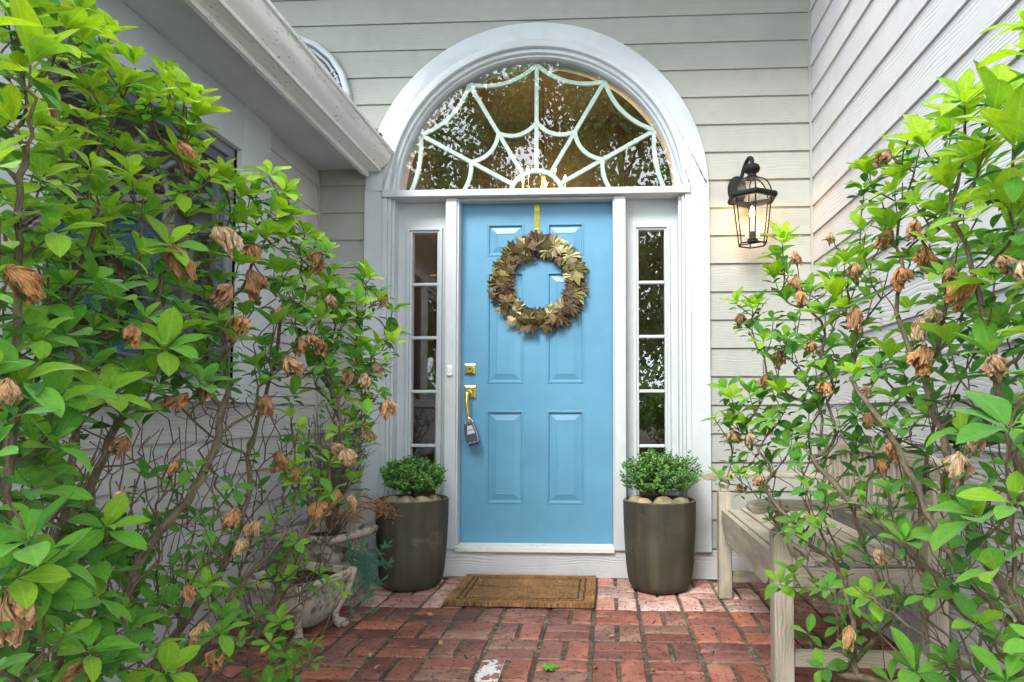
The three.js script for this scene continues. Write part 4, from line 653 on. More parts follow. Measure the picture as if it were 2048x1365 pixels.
  for (const [x, y, z] of [[-0.70, 0.30, 0.62], [-0.68, 0.22, 0.64], [-0.70, 0.14, 0.70], [-0.74, 0.08, 0.78], [-0.78, 0.05, 0.84], [-0.80, 0.17, 0.80], [-0.74, 0.17, 0.74], [-0.86, 0.33, 0.7], [-0.80, 0.33, 0.68], [-0.71, 0.03, 0.78]]) {
    const cv = new THREE.CatmullRomCurve3([V(-0.95, 0.31, 0.62), jb.clone().add(V(R(-0.03, 0.03), R(-0.03, 0.03), 0)), V(x, y, z)]).getPoints(8); js.push(limb(cv, cv.map((_, i) => 0.003 - 0.0002 * i), 4));
    for (let j = 4; j <= 8; j++) for (let q = 0; q < 7; q++) { const e = cv[j].clone().add(V(R(-0.035, 0.035), R(-0.035, 0.045), R(-0.035, 0.035))); js.push(limb([cv[j], e], [0.001, 0.0007], 3)); needles(jm, jc, [cv[j], e], 0.014, 38, [0.06, 0.22, 0.14], [0.18, 0.44, 0.28]); } }
  part(J, 'stem', js, barkM); instanced(J, 'foliage', needleG, needleM, jm.map(to(jb)), jc);
}
// ---------------------------------------------------------------- leaves, withered flowers
function leafGeo(fold, arch, wid, twist) {
  const nl = 8, nw = 4, pos = [], uv = [], idx = [];
  const prof = (t) => wid * 0.5 * Math.pow(Math.sin(Math.PI * Math.pow(clamp(t, 0, 1), 1.12)), 0.78) * (t > 0.93 ? 0.8 : 1);
  for (let i = 0; i <= nl; i++) { const t = i / nl, x = 0.06 + 0.94 * t, w = i === 0 ? 0.012 : i === nl ? 0.004 : prof(t), cx = x * Math.cos(arch * t * 0.6), cy = -arch * t * t * 0.42 + 0.02; const tw = twist * t;
    for (let j = 0; j <= nw; j++) { const s = (j / nw - 0.5) * 2, zz = s * w, yy = Math.abs(s) * w * fold + 0.012 * Math.sin(t * 11 + s * 3) * Math.abs(s); pos.push(cx, cy + yy * Math.cos(tw) + zz * Math.sin(tw), zz * Math.cos(tw) - yy * Math.sin(tw)); uv.push(t, 0.5 + s * 0.5 * (0.2 + 0.8 * w / (wid * 0.5))); } }
  for (let i = 0; i < nl; i++) for (let j = 0; j < nw; j++) { const a = i * (nw + 1) + j, b = a + nw + 1; idx.push(a, a + 1, b, b, a + 1, b + 1); }
  // petiole
  const k = pos.length / 3; pos.push(-0.04, 0.0, 0, -0.04, 0.014, 0, 0.07, 0.012, 0.011, 0.07, 0.012, -0.011); uv.push(0, 0.5, 0, 0.5, 0.02, 0.5, 0.02, 0.5); idx.push(k, k + 2, k + 1, k + 1, k + 3, k, k, k + 3, k + 2);
  const g = new THREE.BufferGeometry(); g.setAttribute('position', new THREE.Float32BufferAttribute(pos, 3)); g.setAttribute('uv', new THREE.Float32BufferAttribute(uv, 2)); g.setIndex(idx); g.computeVertexNormals(); return g;
}
const LEAVES = [leafGeo(0.34, 0.45, 0.46, 0.15), leafGeo(0.22, 0.8, 0.50, -0.2), leafGeo(0.45, 0.25, 0.44, 0.1), leafGeo(0.28, 1.05, 0.42, 0.35), leafGeo(0.16, 0.6, 0.54, -0.3), leafGeo(0.5, 0.1, 0.40, 0)];
const leafLook = { map: T.leaf, bumpMap: T.leafBump, bumpScale: 0.0008, thickness: 0, clearcoat: 0.16, clearcoatRoughness: 0.34, specularIntensity: 0.45 };
const leafTone = (r, g, b, tr) => M([r, g, b], 0.95, { ...leafLook, transmission: tr });
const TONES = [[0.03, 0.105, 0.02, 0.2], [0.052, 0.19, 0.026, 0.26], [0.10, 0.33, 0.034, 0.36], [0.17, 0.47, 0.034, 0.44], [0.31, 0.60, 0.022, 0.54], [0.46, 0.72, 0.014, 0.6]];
const LEAFM = TONES.map((t) => leafTone(...t));
const leafYoung = leafTone(1, 1, 1, 0.5), leafOld = leafTone(1, 1, 1, 0.24);
function flowerGeo(seed) {                    // a spent, drooping truss of crumpled petals
  rnd = rngOf(seed); const all = [];
  for (let p = 0; p < 13; p++) {
    const a = p * 2.4 + R(-0.4, 0.4), out = R(0.08, 0.42), len = R(0.4, 1.0), wid = R(0.12, 0.26), nl = 7, nw = 4, pos = [], uv = [], idx = [], ph = R(0, 6), tw = R(-1.2, 1.2), k1 = R(4, 8);
    for (let i = 0; i <= nl; i++) for (let j = 0; j <= nw; j++) { const t = i / nl, s = j / nw * 2 - 1, w = wid * (0.25 + 0.75 * Math.sin(Math.PI * Math.min(0.86, t * 0.8 + 0.12))) * (t > 0.95 ? 0.6 : 1);
      const fold = 0.06 * Math.sin(s * 6 + ph + t * 4) + 0.075 * Math.sin(t * k1 * 1.4 + s * 2.5 + ph) * t + 0.03 * Math.sin(s * 13 + ph) * t , rr = out * Math.sin(Math.min(1, t * 1.6) * 1.57) * (1 - 0.25 * t) + fold + R(-0.012, 0.012), b = a + s * w * 1.3 + tw * t * 0.6;
      pos.push(rr * Math.cos(b) - s * w * Math.sin(a) * 0.6 * 0.5, 0.08 - len * t + 0.05 * Math.sin(s * 4 + ph) + R(-0.012, 0.012), rr * Math.sin(b) + s * w * Math.cos(a) * 0.3); uv.push(t, j / nw + p * 0.21); }
    for (let i = 0; i < nl; i++) for (let j = 0; j < nw; j++) { const q = i * (nw + 1) + j, b = q + nw + 1; idx.push(q, b, q + 1, q + 1, b, b + 1); }
    const g = new THREE.BufferGeometry(); g.setAttribute('position', new THREE.Float32BufferAttribute(pos, 3)); g.setAttribute('uv', new THREE.Float32BufferAttribute(uv, 2)); g.setIndex(idx); g.computeVertexNormals(); all.push(g);
  }
  return merge(all);
}
const FLOWERS = [401, 402, 403, 404, 405].map(flowerGeo);
const fl = (r, g, b) => M([r, g, b], 0.85, { map: T.petal, bumpMap: T.petalBump, bumpScale: 0.002, transmission: 0.22 });
const FLOWERM = [fl(0.90, 0.53, 0.30), fl(0.84, 0.42, 0.19), fl(0.92, 0.62, 0.42), fl(0.62, 0.30, 0.14), fl(0.92, 0.44, 0.18)], GREYFL = fl(0.36, 0.31, 0.28);

// ---------------------------------------------------------------- a flowering shrub grown from its stems to given shoots
// tips: { p, dir, L, tone, n, old, flower }   guides: arrays of points from the ground up
function growShrub(name, label, category, origin, guides, tips, twigs, seed) {
  rnd = rngOf(seed);
  const t = thing(name, label, category, origin), O = V(...origin), cam = camera.position;
  const nodes = [];                                    // { p, parent, w (weight), len }
  const addNode = (p, parent) => { nodes.push({ p, parent, w: 0, len: parent < 0 ? 0 : nodes[parent].len + p.distanceTo(nodes[parent].p), kids: 0 }); return nodes.length - 1; };
  for (const gd of guides) { const cv = new THREE.CatmullRomCurve3(gd).getPoints(gd.length * 5); let par = -1; cv.forEach((p, i) => { const q = p.clone(); if (i) q.add(V(R(-1, 1), R(-1, 1), R(-1, 1)).multiplyScalar(0.006)); par = addNode(q, par); nodes[par].guide = true; }); }
  const ends = [];
  const attach = (target, dir, reach, thin) => {
    let best = -1, bc = 1e9;
    for (let i = 0; i < nodes.length; i++) { const n = nodes[i]; if (n.len < 0.12 && n.guide) continue; if (n.leafTip) continue; const d = V(0, 0, 0).subVectors(target, n.p), l = d.length(); if (l < 0.015) continue; const up = d.y / l, al = d.dot(dir) / l; const c = l * (1.6 - 0.45 * up - 0.35 * al) + 0.13 * n.len; if (c < bc) { bc = c; best = i; } }
    const a = nodes[best].p, l = a.distanceTo(target), k = Math.max(2, Math.min(9, Math.round(l / 0.05))), b = nodes[best].parent >= 0 ? V(0, 0, 0).subVectors(a, nodes[nodes[best].parent].p).normalize() : V(0, 1, 0);
    const dr = thin ? dir.clone().multiplyScalar(0.3).addScaledVector(V(0, 0, 0).subVectors(target, a).normalize(), 0.7).normalize() : dir, c1 = a.clone().addScaledVector(b, l * 0.22), c2 = target.clone().addScaledVector(dr, -l * 0.38), cv = new THREE.CubicBezierCurve3(a, c1, c2, target); let par = best; const wob = l * 0.022;
    for (let i = 1; i <= k; i++) { const p = cv.getPoint(i / k); if (i < k) p.add(V(R(-1, 1), R(-1, 1), R(-1, 1)).multiplyScalar(wob)); par = addNode(p, par); nodes[par].thin = thin; }
    nodes[par].leafTip = !thin; ends.push(par); return par;
  };
  const order = [...tips.map((q) => ({ q, thin: false })), ...twigs.map((q) => ({ q, thin: true }))];
  const foot = guides.map((g) => g[0]);
  order.sort((a, b) => (a.thin - b.thin) || Math.min(...foot.map((f) => f.distanceTo(a.q.p))) - Math.min(...foot.map((f) => f.distanceTo(b.q.p))));
  for (const { q, thin } of order) attach(q.p, q.dir, 0, thin);
  // thickness from what each stem carries
  for (const e of ends) { let i = e; const w = nodes[e].thin ? 0.35 : 1; while (i >= 0) { nodes[i].w += w; i = nodes[i].parent; } }
  for (const n of nodes) n.r = 0.0010 + 0.00074 * Math.pow(n.w, 0.56) + (n.guide ? 0.001 : 0);
  // chains from each end to the first stem already drawn
  const done = new Uint8Array(nodes.length), chains = [];
  const tipsOf = nodes.map((_, i) => i).filter((i) => !nodes.some(() => false)), isParent = new Uint8Array(nodes.length); nodes.forEach((n) => { if (n.parent >= 0) isParent[n.parent] = 1; });
  const leafs = nodes.map((_, i) => i).filter((i) => !isParent[i]).sort((a, b) => nodes[b].len - nodes[a].len);
  for (const e of leafs) { const c = []; let i = e; while (i >= 0 && !done[i]) { c.push(i); done[i] = 1; i = nodes[i].parent; } if (i >= 0) c.push(i); c.reverse(); if (c.length > 1) chains.push(c); }
  const geo = chains.map((c) => { const pts = c.map((i) => nodes[i].p), rad = c.map((i, k) => k === 0 && c.length > 1 ? Math.min(nodes[i].r, nodes[c[1]].r * 1.25) : nodes[i].r); const big = Math.max(...rad); return { big, px: big / pts[Math.floor(pts.length / 2)].distanceTo(cam), g: limb(pts, rad, big > 0.008 ? 9 : big > 0.003 ? 6 : 4) }; });
  geo.sort((a, b) => b.px - a.px);
  geo.slice(0, 110).forEach((o) => part(t, o.big > 0.009 ? 'trunk' : 'branch', o.g, o.big > 0.004 ? barkM : twigM));
  const rest = part(t, 'twig', geo.slice(110).map((o) => o.g), twigM); rest.userData.kind = 'stuff';
  // leaves round every shoot
  const list = [];
  for (const q of tips) {
    const d = q.dir.clone().normalize(), u = V(d.z, 0.31, -d.x).cross(d).normalize(), w = V(0, 0, 0).crossVectors(d, u), ph = R(0, 6.28);
    const put = (i, n, elev, L, off, tone, old) => { const a = ph + i * (6.2832 / n) + R(-0.3, 0.3) + (old ? 0.5 : 0), e = elev + R(-0.2, 0.2), rad = u.clone().multiplyScalar(Math.cos(a)).addScaledVector(w, Math.sin(a)), v = rad.clone().multiplyScalar(Math.sin(e)).addScaledVector(d, Math.cos(e)).normalize(); v.y += R(-0.10, 0.12) - (e > 1.1 ? 0.12 : 0); v.normalize();
      const nn = d.clone().lerp(V(0, 1, 0), 0.35).addScaledVector(v, -d.clone().lerp(V(0, 1, 0), 0.35).dot(v)).normalize(), ww = V(0, 0, 0).crossVectors(v, nn).normalize();
      const base = q.p.clone().addScaledVector(d, off).addScaledVector(v, 0.002);
      list.push({ m: new THREE.Matrix4().makeBasis(v, nn, ww).scale(V(1, 1, R(0.85, 1.1)).multiplyScalar(L)).setPosition(base), px: L / base.distanceTo(cam), tone: clamp(tone + R(-0.16, 0.14)), g: Math.floor(rnd() * 6), old }); };
    for (let i = 0; i < q.n; i++) put(i, q.n, q.open ?? 0.95, q.L * R(0.78, 1.12), R(-0.004, 0.006), q.tone, false);
    if (q.n > 2) for (let i = 0; i < 2; i++) if (rnd() < 0.6) put(i + 0.4, 2, 0.3, q.L * R(0.3, 0.6), 0.008, q.tone + 0.1, false);
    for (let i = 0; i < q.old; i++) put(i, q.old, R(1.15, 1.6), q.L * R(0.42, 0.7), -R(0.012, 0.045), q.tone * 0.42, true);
  }
  list.sort((a, b) => b.px - a.px);
  const toL = new THREE.Matrix4().makeTranslation(-O.x, -O.y, -O.z);
  list.forEach((l) => l.m.premultiply(toL));
  for (const l of list.slice(0, 300)) { const m = new THREE.Mesh(LEAVES[l.g], LEAFM[Math.min(5, Math.floor(l.tone * 5.99))]); m.name = 'leaf'; m.castShadow = m.receiveShadow = true; l.m.decompose(m.position, m.quaternion, m.scale); t.add(m); }
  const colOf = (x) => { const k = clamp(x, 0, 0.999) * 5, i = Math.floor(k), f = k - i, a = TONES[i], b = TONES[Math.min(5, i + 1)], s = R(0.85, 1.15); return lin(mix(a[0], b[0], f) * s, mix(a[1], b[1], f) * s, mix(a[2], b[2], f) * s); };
  for (const old of [false, true]) for (let g = 0; g < 6; g++) { const r = list.slice(300).filter((l) => l.old === old && l.g === g); if (r.length) instanced(t, old ? 'old_leaves' : 'young_leaves', LEAVES[g], old ? leafOld : leafYoung, r.map((l) => l.m), r.map((l) => colOf(l.tone))); }
  return t;
}
function flowersOn(t, list, seed) {
  rnd = rngOf(seed); const O = baseOf.get(t);
  for (const f of list) { const m = new THREE.Mesh(FLOWERS[Math.floor(rnd() * 5)], f.grey ? GREYFL : FLOWERM[Math.floor(rnd() * 5)]); m.name = 'withered_flower'; m.castShadow = m.receiveShadow = true; m.position.copy(f.p).sub(O); m.scale.set(f.s * R(0.8, 1.1), f.s, f.s * R(0.8, 1.1)); m.rotation.set(R(-0.6, 0.6), R(0, 6.28), R(-0.7, 0.7)); t.add(m); }
}
const twigM = M([0.17, 0.13, 0.09], 0.85, { map: T.bark });
function inside(poly, x, y) { let c = false; for (let i = 0, j = poly.length - 1; i < poly.length; j = i++) { const [a, b] = poly[i], [p, q] = poly[j]; if ((b > y) !== (q > y) && x < (p - a) * (y - b) / (q - b) + a) c = !c; } return c; }
function scatter(poly, n, gap, depth) { const xs = poly.map((p) => p[0]), ys = poly.map((p) => p[1]), out = []; let tries = 0; while (out.length < n && tries++ < n * 80) { const x = R(Math.min(...xs), Math.max(...xs)), y = R(Math.min(...ys), Math.max(...ys)); if (!inside(poly, x, y)) continue; const d = depth(x, y), g = gap / d; if (out.some((o) => (o.x - x) ** 2 + (o.y - y) ** 2 < g * g && Math.abs(o.d - d) < 0.3)) continue; out.push({ x, y, d }); } return out; }

{
  rnd = rngOf(91);
  const dL = (x) => 0.86 + 1.36 * clamp(x / 800, -0.1, 1);
  const upper = [[-60, 60], [20, -40], [170, -30], [215, 60], [330, 150], [385, 190], [400, 300], [470, 350], [555, 350], [600, 430], [640, 480], [690, 570], [745, 545], [790, 620], [770, 700], [740, 760], [680, 760], [600, 740], [470, 790], [330, 780], [240, 840], [120, 860], [-60, 960]];
  const edge = [[600, 740], [690, 740], [760, 700], [785, 690], [765, 780], [745, 880], [720, 960], [700, 1010], [640, 1030], [570, 960], [560, 850]];
  const lowerL = [[-60, 900], [110, 880], [230, 960], [260, 1080], [330, 1150], [310, 1230], [250, 1290], [180, 1365], [150, 1420], [-60, 1420]];
  const lowerM = [[250, 900], [560, 860], [650, 1030], [600, 1120], [520, 1290], [640, 1290], [600, 1390], [240, 1400], [330, 1230]];
  const tips = [];
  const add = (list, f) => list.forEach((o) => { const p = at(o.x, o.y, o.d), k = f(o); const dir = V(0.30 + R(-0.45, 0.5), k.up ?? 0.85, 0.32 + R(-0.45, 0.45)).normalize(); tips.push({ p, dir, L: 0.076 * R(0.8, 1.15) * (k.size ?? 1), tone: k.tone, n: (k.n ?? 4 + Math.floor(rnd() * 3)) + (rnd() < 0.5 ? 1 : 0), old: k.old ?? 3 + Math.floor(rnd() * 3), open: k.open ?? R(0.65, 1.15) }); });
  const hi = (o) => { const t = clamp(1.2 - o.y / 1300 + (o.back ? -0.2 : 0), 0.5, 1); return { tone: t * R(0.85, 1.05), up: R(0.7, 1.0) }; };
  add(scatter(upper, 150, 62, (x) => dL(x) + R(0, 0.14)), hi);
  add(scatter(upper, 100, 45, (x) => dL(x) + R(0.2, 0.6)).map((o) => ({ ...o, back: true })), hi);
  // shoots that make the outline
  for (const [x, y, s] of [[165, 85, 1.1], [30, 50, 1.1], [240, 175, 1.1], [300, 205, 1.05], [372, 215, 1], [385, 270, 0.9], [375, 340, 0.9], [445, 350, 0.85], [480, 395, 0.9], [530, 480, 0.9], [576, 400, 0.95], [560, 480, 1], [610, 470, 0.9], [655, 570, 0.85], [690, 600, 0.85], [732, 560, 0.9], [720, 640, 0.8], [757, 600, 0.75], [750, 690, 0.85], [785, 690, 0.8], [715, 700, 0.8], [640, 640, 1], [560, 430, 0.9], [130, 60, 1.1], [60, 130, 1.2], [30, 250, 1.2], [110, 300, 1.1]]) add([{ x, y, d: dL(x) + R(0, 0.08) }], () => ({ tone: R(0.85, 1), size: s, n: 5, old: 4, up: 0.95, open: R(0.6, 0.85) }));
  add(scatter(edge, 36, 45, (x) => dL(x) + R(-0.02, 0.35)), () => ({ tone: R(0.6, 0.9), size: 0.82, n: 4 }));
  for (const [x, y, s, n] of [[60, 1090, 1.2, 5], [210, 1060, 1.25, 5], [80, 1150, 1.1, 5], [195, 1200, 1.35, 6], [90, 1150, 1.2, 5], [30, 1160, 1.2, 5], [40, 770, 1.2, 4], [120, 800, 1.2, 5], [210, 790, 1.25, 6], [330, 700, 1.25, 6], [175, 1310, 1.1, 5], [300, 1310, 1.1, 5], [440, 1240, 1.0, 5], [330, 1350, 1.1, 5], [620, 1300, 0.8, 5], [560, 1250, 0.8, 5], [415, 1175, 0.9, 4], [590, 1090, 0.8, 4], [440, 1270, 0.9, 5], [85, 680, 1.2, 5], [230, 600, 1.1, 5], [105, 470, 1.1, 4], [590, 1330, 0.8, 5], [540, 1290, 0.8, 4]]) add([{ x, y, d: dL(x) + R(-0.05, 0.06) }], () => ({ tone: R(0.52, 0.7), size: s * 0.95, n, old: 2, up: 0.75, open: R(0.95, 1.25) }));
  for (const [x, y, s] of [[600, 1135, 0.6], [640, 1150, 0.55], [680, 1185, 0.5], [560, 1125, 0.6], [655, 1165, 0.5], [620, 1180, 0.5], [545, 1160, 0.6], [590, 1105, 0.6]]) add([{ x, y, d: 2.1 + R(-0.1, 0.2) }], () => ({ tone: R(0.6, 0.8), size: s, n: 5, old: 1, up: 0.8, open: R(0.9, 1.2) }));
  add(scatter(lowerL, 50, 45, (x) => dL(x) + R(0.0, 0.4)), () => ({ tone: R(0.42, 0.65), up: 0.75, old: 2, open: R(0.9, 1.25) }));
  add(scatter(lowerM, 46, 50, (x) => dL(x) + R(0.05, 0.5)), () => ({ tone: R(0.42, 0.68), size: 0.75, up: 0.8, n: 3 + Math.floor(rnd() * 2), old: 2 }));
  const F = [[75, 235, 90], [360, 325, 105], [440, 490, 85], [345, 540, 125], [505, 515, 70], [20, 580, 110], [500, 575, 80], [460, 600, 70], [480, 665, 75], [265, 680, 75], [575, 745, 80], [405, 790, 62], [370, 815, 70], [530, 820, 70], [600, 700, 60], [660, 610, 55], [640, 530, 55], [772, 605, 45], [745, 750, 45], [775, 820, 48], [730, 765, 42], [665, 910, 55], [560, 930, 60], [590, 960, 60], [690, 920, 50], [705, 1010, 50], [640, 1030, 60], [672, 1000, 50], [470, 1040, 55], [510, 1065, 55], [480, 1100, 55], [370, 1190, 45], [405, 1270, 60], [432, 1325, 60], [20, 1235, 130], [190, 1350, 90], [245, 1010, 70], [640, 700, 50], [700, 760, 45], [620, 690, 55], [560, 640, 60], [730, 870, 45], [250, 900, 60], [350, 940, 45], [15, 800, 100]];
  const fl = F.map(([x, y, px]) => { const d = dL(x) - 0.01 + R(0, 0.05); return { p: at(x, y - px * 0.35, d), s: px * d / 1300 * 0.86 * R(0.75, 1.1) }; });
  { const d = dL(70); fl.push({ p: at(72, 425, d), s: 65 * d / 1300, grey: true }); }
  fl.forEach((f) => tips.push({ p: f.p.clone(), dir: V(0.2, 0.9, 0.2).normalize(), L: 0.05, tone: 0.3, n: 0, old: 3 + Math.floor(rnd() * 3), open: 1 }));
  const tw = [[40, 860], [300, 800], [560, 780], [720, 900], [700, 1050], [640, 1160], [560, 1340], [200, 1360], [40, 1300]];
  const twigs = scatter(tw, 900, 6, (x) => dL(x) + R(0.0, 0.6)).map((o) => ({ p: at(o.x, o.y, o.d), dir: V(0.5 + R(-0.6, 0.6), R(0.1, 0.9), R(-0.5, 0.5)).normalize() }));
  const g = (a) => { const pts = a.map(([x, y, d]) => at(x, y, d)); const f = pts[0].clone(); f.y = -0.04; return [f, ...pts]; };
  const guides = [g([[40, 1560, 1.28], [70, 1250, 1.26], [112, 1080, 1.26], [150, 900, 1.30], [152, 700, 1.28], [145, 590, 1.24], [200, 420, 1.2]]), g([[80, 1540, 1.4], [140, 1200, 1.40], [195, 950, 1.42], [255, 800, 1.46], [305, 640, 1.5], [335, 510, 1.5]]), g([[235, 1480, 1.68], [330, 1300, 1.78], [430, 1160, 1.86], [490, 1020, 1.95], [500, 900, 2.0], [540, 760, 2.05], [570, 620, 2.05]]), g([[280, 1480, 1.76], [440, 1330, 1.9], [555, 1200, 2.02], [610, 1080, 2.1], [640, 960, 2.15], [690, 850, 2.18]]), g([[10, 1560, 1.1], [5, 1200, 1.05], [20, 900, 1.0], [35, 600, 1.0], [50, 350, 0.95], [70, 200, 0.92]]), g([[120, 1520, 1.5], [210, 1290, 1.5], [300, 1090, 1.55], [400, 960, 1.65], [450, 800, 1.75], [440, 640, 1.75], [400, 480, 1.7]]), g([[260, 1500, 1.7], [410, 1290, 1.72], [480, 1170, 1.78], [560, 1080, 1.82], [590, 1000, 1.9]])];
  const t = growShrub('flowering_shrub', 'large leafy shrub with withered brown blooms on the left', 'shrub', [-0.85, 0, 2.4], guides, tips, twigs, 92);
  flowersOn(t, fl, 93);
}
{
  rnd = rngOf(191);
  const dR = (x) => 0.98 + 1.30 * clamp((2048 - x) / 620, -0.1, 1.05);
  const crown = [[1440, 830], [1450, 780], [1540, 780], [1490, 640], [1530, 590], [1560, 500], [1660, 560], [1700, 480], [1760, 420], [1700, 350], [1790, 300], [1850, 270], [1910, 215], [2000, 190], [2110, 130], [2110, 880], [1900, 900], [1700, 900], [1560, 900], [1440, 900]];
  const low = [[1430, 900], [1560, 900], [1900, 890], [2110, 880], [2110, 1400], [1900, 1380], [1640, 1380], [1560, 1180], [1590, 1100], [1500, 1020]];
  const tips = [];
  const add = (list, f) => list.forEach((o) => { const p = at(o.x, o.y, o.d), k = f(o); const dir = V(-0.28 + R(-0.5, 0.45), k.up ?? 0.85, 0.28 + R(-0.45, 0.45)).normalize(); tips.push({ p, dir, L: 0.075 * R(0.8, 1.15) * (k.size ?? 1), tone: k.tone, n: (k.n ?? 4 + Math.floor(rnd() * 3)) + (rnd() < 0.5 ? 1 : 0), old: k.old ?? 3 + Math.floor(rnd() * 3), open: k.open ?? R(0.7, 1.2) }); });
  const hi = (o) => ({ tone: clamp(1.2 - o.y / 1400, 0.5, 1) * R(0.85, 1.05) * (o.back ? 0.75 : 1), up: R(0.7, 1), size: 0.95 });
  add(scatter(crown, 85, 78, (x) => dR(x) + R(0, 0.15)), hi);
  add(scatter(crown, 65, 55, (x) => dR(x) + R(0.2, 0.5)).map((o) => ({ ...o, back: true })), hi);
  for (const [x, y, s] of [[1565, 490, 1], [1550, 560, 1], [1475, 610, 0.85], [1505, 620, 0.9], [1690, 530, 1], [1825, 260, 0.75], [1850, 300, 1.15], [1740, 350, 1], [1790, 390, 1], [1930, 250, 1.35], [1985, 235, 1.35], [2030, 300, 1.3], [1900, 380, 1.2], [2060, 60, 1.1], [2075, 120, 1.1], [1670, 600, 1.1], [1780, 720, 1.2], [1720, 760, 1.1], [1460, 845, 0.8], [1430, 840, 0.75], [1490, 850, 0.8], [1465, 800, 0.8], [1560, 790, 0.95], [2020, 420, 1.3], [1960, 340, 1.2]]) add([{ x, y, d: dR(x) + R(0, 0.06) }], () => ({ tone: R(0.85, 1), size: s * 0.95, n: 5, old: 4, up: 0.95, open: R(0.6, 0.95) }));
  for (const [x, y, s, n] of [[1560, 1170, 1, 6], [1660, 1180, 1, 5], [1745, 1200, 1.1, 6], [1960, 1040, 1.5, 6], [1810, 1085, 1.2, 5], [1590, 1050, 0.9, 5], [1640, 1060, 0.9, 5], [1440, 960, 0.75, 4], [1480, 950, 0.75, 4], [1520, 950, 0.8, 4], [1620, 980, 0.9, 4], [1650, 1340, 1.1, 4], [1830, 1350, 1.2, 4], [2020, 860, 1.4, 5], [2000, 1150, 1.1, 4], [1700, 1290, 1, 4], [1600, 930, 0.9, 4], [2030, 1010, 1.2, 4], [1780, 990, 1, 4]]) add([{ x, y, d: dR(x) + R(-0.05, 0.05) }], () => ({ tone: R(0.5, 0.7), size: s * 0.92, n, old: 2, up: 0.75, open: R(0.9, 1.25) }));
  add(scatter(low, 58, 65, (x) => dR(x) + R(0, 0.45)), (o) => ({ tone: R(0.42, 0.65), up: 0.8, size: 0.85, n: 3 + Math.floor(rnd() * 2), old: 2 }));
  const F = [[1775, 325, 60], [1832, 465, 60], [1712, 545, 45], [1850, 525, 70], [1800, 565, 70], [1600, 605, 55], [1592, 570, 50], [1712, 640, 60], [1842, 670, 85], [1852, 730, 75], [1945, 595, 100], [2005, 540, 70], [1730, 790, 45], [1530, 770, 50], [1560, 725, 55], [1645, 785, 50], [1785, 910, 65], [1762, 945, 60], [1920, 942, 85], [1500, 885, 45], [1465, 880, 40], [1520, 968, 45], [1478, 985, 30], [1755, 1122, 60], [1700, 1280, 65], [1745, 845, 50], [1990, 740, 70], [2045, 560, 90], [1660, 485, 45], [1590, 520, 40], [1625, 700, 45], [1905, 560, 70], [1480, 645, 40], [1780, 480, 55], [1870, 640, 60], [1960, 880, 60]];
  const fl = F.map(([x, y, px]) => { const d = dR(x) - 0.01 + R(0, 0.05); return { p: at(x, y - px * 0.35, d), s: px * d / 1300 * 0.84 * R(0.75, 1.1) }; });
  fl.forEach((f) => tips.push({ p: f.p.clone(), dir: V(-0.2, 0.9, 0.2).normalize(), L: 0.05, tone: 0.3, n: 0, old: 3 + Math.floor(rnd() * 3), open: 1 }));
  const tw = [[1480, 880], [1700, 800], [2080, 780], [2080, 1380], [1800, 1330], [1640, 1150], [1560, 1030]];
  const twigs = scatter(tw, 420, 8, (x) => dR(x) + R(0.0, 0.5)).map((o) => ({ p: at(o.x, o.y, o.d), dir: V(-0.4 + R(-0.6, 0.6), R(0.1, 0.9), R(-0.5, 0.5)).normalize() }));
  const g = (a) => { const pts = a.map(([x, y, d]) => at(x, y, d)); const f = pts[0].clone(); f.y = -0.04; return [f, ...pts]; };
  const guides = [g([[2120, 1480, 1.38], [2010, 1310, 1.42], [1900, 1185, 1.52], [1800, 1085, 1.62], [1700, 1000, 1.74], [1610, 900, 1.86]]), g([[2110, 1380, 1.24], [1990, 1150, 1.3], [1925, 1000, 1.35], [1880, 850, 1.42], [1825, 700, 1.5], [1755, 560, 1.6]]), g([[2140, 1320, 1.12], [2060, 1050, 1.12], [2005, 800, 1.15], [1960, 600, 1.2], [1905, 430, 1.25]]), g([[2060, 1480, 1.34], [1940, 1340, 1.42], [1790, 1230, 1.56], [1660, 1140, 1.66], [1560, 1060, 1.8]]), g([[2120, 1350, 1.3], [2000, 1230, 1.36], [1880, 1080, 1.42], [1800, 900, 1.5], [1700, 760, 1.7]])];
  const t = growShrub('flowering_shrub', 'tall open shrub with lime new leaves on the right', 'shrub', [1.3, 0, 2.5], guides, tips, twigs, 192);
  flowersOn(t, fl, 193);
}
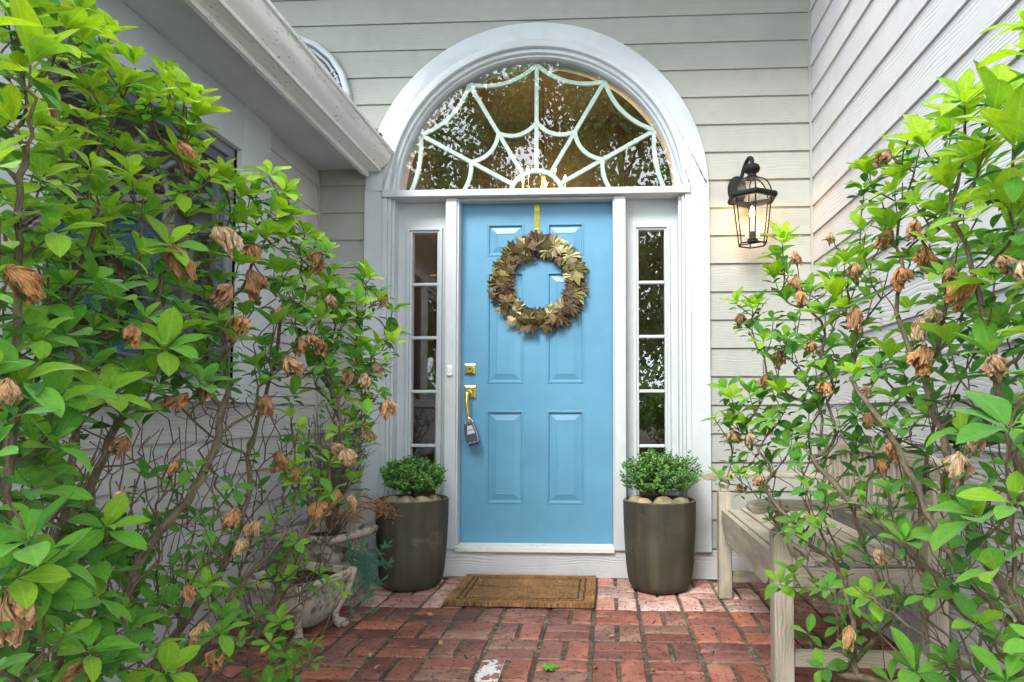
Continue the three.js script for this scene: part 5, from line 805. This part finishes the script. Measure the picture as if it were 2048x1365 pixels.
// ---------------------------------------------------------------- fallen bits on the bricks
{
  rnd = rngOf(301);
  const lg = LEAVES[1].clone(), tan = M([0.50, 0.30, 0.15], 0.85, { map: T.leaf });
  let first = null, k = 0;
  for (const [x, y, lab] of [[795, 1248, 'tan fallen leaf on the bricks below the left planter'], [858, 1228, 'tan fallen leaf on the bricks left of the doormat front edge'], [1020, 1225, 'orange tan fallen leaf touching the front edge of the doormat'], [1330, 1225, 'tan fallen leaf on the bricks in front of the right planter'], [740, 1310, 'tan fallen leaf on the bricks between urn and frame bottom'], [880, 1285, 'tan fallen leaf on the bricks midway below the doormat left corner'], [1230, 1278, 'small tan fallen leaf on the bricks right of the green leaf'], [1190, 1342, 'tan fallen leaf nearest to the bright green lobed leaf'], [760, 1335, 'tan fallen leaf lowest at the left of the brick floor'], [1475, 1235, 'pale tan fallen leaf on the bricks beside the far bench leg'], [846, 1262, 'tan fallen leaf on the bricks left below the doormat corner'], [690, 1325, 'tan fallen leaf on the bricks in front of the carved urn'], [1120, 1205, 'tan fallen leaf lying on the doormat near its front'], [1400, 1180, 'tan fallen leaf on the bricks between right planter and bench'], [1370, 1290, 'tan fallen leaf on the bricks between bench and doormat'], [905, 1190, 'yellow tan fallen leaf on the doormat left end'], [955, 1172, 'tan fallen leaf on the back left corner of the doormat'], [820, 1300, 'broken tan fallen leaf on the bricks lower left of the doormat'], [1250, 1205, 'tan fallen leaf on the bricks between doormat and right planter'], [1300, 1345, 'tan fallen leaf lowest at the right of the brick floor']]) {
    const v = at(x, y, 1).sub(camera.position), s = -camera.position.y / v.y, p = camera.position.clone().addScaledVector(v, s);
    const onMat = p.x > -0.4 && p.x < 0.36 && p.z > 0.055 && p.z < 0.615, pos = [p.x, onMat ? 0.036 : 0.010, p.z];
    const o = first ? copyOf(first, lab, pos) : (first = single('fallen_leaf', lab, 'leaf', lg, tan, pos, 'tan fallen leaves by the door'));
    o.rotation.set(R(-0.25, 0.25), R(0, 6.28), R(-0.25, 0.25)); o.scale.setScalar(R(0.026, 0.046));
  }
  const out = [[0, -0.5], [0.10, -0.30], [0.42, -0.36], [0.34, -0.18], [0.55, -0.02], [0.36, 0.04], [0.40, 0.22], [0.2, 0.14], [0.17, 0.3], [0, 0.62]], ring = [...out, ...out.slice(1, -1).reverse().map(([x, y]) => [-x, y])], pos = [];
  const P = ring.map(([x, y], i) => [x * 0.1, 0.004 + (i % 2 ? 0.007 : 0), y * 0.1]); P.forEach((a, i) => { const b = P[(i + 1) % P.length]; pos.push(0, 0.003, 0, ...a, ...b); });
  const g = new THREE.BufferGeometry(); g.setAttribute('position', new THREE.Float32BufferAttribute(pos, 3)); g.computeVertexNormals();
  const v = at(1100, 1340, 1).sub(camera.position), p = camera.position.clone().addScaledVector(v, -camera.position.y / v.y);
  const o = single('maple_leaf', 'bright green lobed leaf lying on the bricks in front', 'leaf', uvm(g), M([0.10, 0.36, 0.03], 0.6), [p.x, 0.006, p.z]); o.rotation.y = 1.9; o.scale.setScalar(0.75);
  // crumbs and needles in the joints
  const cg = new THREE.BoxGeometry(1, 0.3, 0.4), ms = [], cs = [];
  for (let i = 0; i < 900; i++) { const z = Math.pow(rnd(), 1.3) * 1.7 + 0.01, s = R(0.002, 0.006) * (rnd() < 0.1 ? 2 : 1); ms.push(mat4(V(R(-1.2, 1.6), R(0.002, 0.004), z), rq(), V(s * R(1, 2.5), s, s))); const b = R(0.3, 1.2); cs.push(lin(0.16 * b, 0.09 * b, 0.05 * b)); }
  const d = new THREE.Group(); d.name = 'leaf_litter'; d.userData = { label: 'dark crumbs of leaf litter scattered over the brick paving', category: 'debris', kind: 'stuff' }; scene.add(d); instanced(d, 'crumbs', cg, M([1, 1, 1], 0.9), ms, cs);
}
// ---------------------------------------------------------------- trees standing behind the photographer, mirrored in the panes
{
  const lg = new THREE.BufferGeometry(); lg.setAttribute('position', new THREE.Float32BufferAttribute([0, 0, 0, 0.5, 0.08, 0.32, 1, 0, 0, 0, 0, 0, 1, 0, 0, 0.5, 0.08, -0.32], 3)); lg.computeVertexNormals();
  const lm = M([1, 1, 1], 0.8, { transmission: 0.4 });
  let k = 0;
  for (const [x, z, h, r, lab] of [[-3.3, 15.5, 13, 2.7, 'tall leafy tree behind the viewer left of the path'], [0.9, 14.0, 12, 2.4, 'tall leafy tree directly behind the viewer'], [-1.3, 18.0, 13.5, 2.3, 'tall leafy tree set back behind the other two']]) {
    rnd = rngOf(500 + k++);
    const t = thing('broadleaf_tree', lab, 'tree', [x, 0, z], 'trees behind the viewer'), ms = [], cs = [];
    const tp = [V(x, -0.1, z), V(x + R(-0.2, 0.2), h * 0.35, z), V(x + R(-0.3, 0.3), h * 0.8, z)], limbs = [limb(tp, [0.2, 0.15, 0.05], 10)];
    for (let c = 0; c < 64; c++) { const y = R(0.9, h), f = Math.sqrt(Math.max(0.08, 1 - ((y - h * 0.5) / (h * 0.55)) ** 2)), a = R(0, 6.28), rr = r * f * Math.sqrt(rnd()), cx = x + rr * Math.cos(a), cz = z + rr * Math.sin(a) * 0.8; limbs.push(limb([V(x, Math.max(0.5, y - 1), z), V((x + cx) / 2, y - 0.3, (z + cz) / 2), V(cx, y, cz)], [0.05, 0.03, 0.012], 5));
      const s = R(0.5, 1.0), b = R(0.5, 1.2); for (let i = 0; i < 260; i++) { const d = V(R(-1, 1), R(-0.7, 0.7), R(-1, 1)).multiplyScalar(s); ms.push(mat4(V(cx + d.x - x, y + d.y, cz + d.z - z), rq(), R(0.13, 0.23))); const q = b * R(0.7, 1.3); cs.push(lin(0.15 * q, 0.30 * q, 0.055 * q)); } }
    part(t, 'trunk', limbs, barkM); instanced(t, 'crown', lg, lm, ms, cs);
  }
}
// ---------------------------------------------------------------- renderer
const renderer = new THREE.WebGLRenderer({ antialias: true });
renderer.setSize(1024, 682);
renderer.toneMapping = THREE.LinearToneMapping;
renderer.toneMappingExposure = EXPOSURE;
renderer.shadowMap.enabled = true;
renderer.shadowMap.type = THREE.PCFSoftShadowMap;
renderer.render(scene, camera);
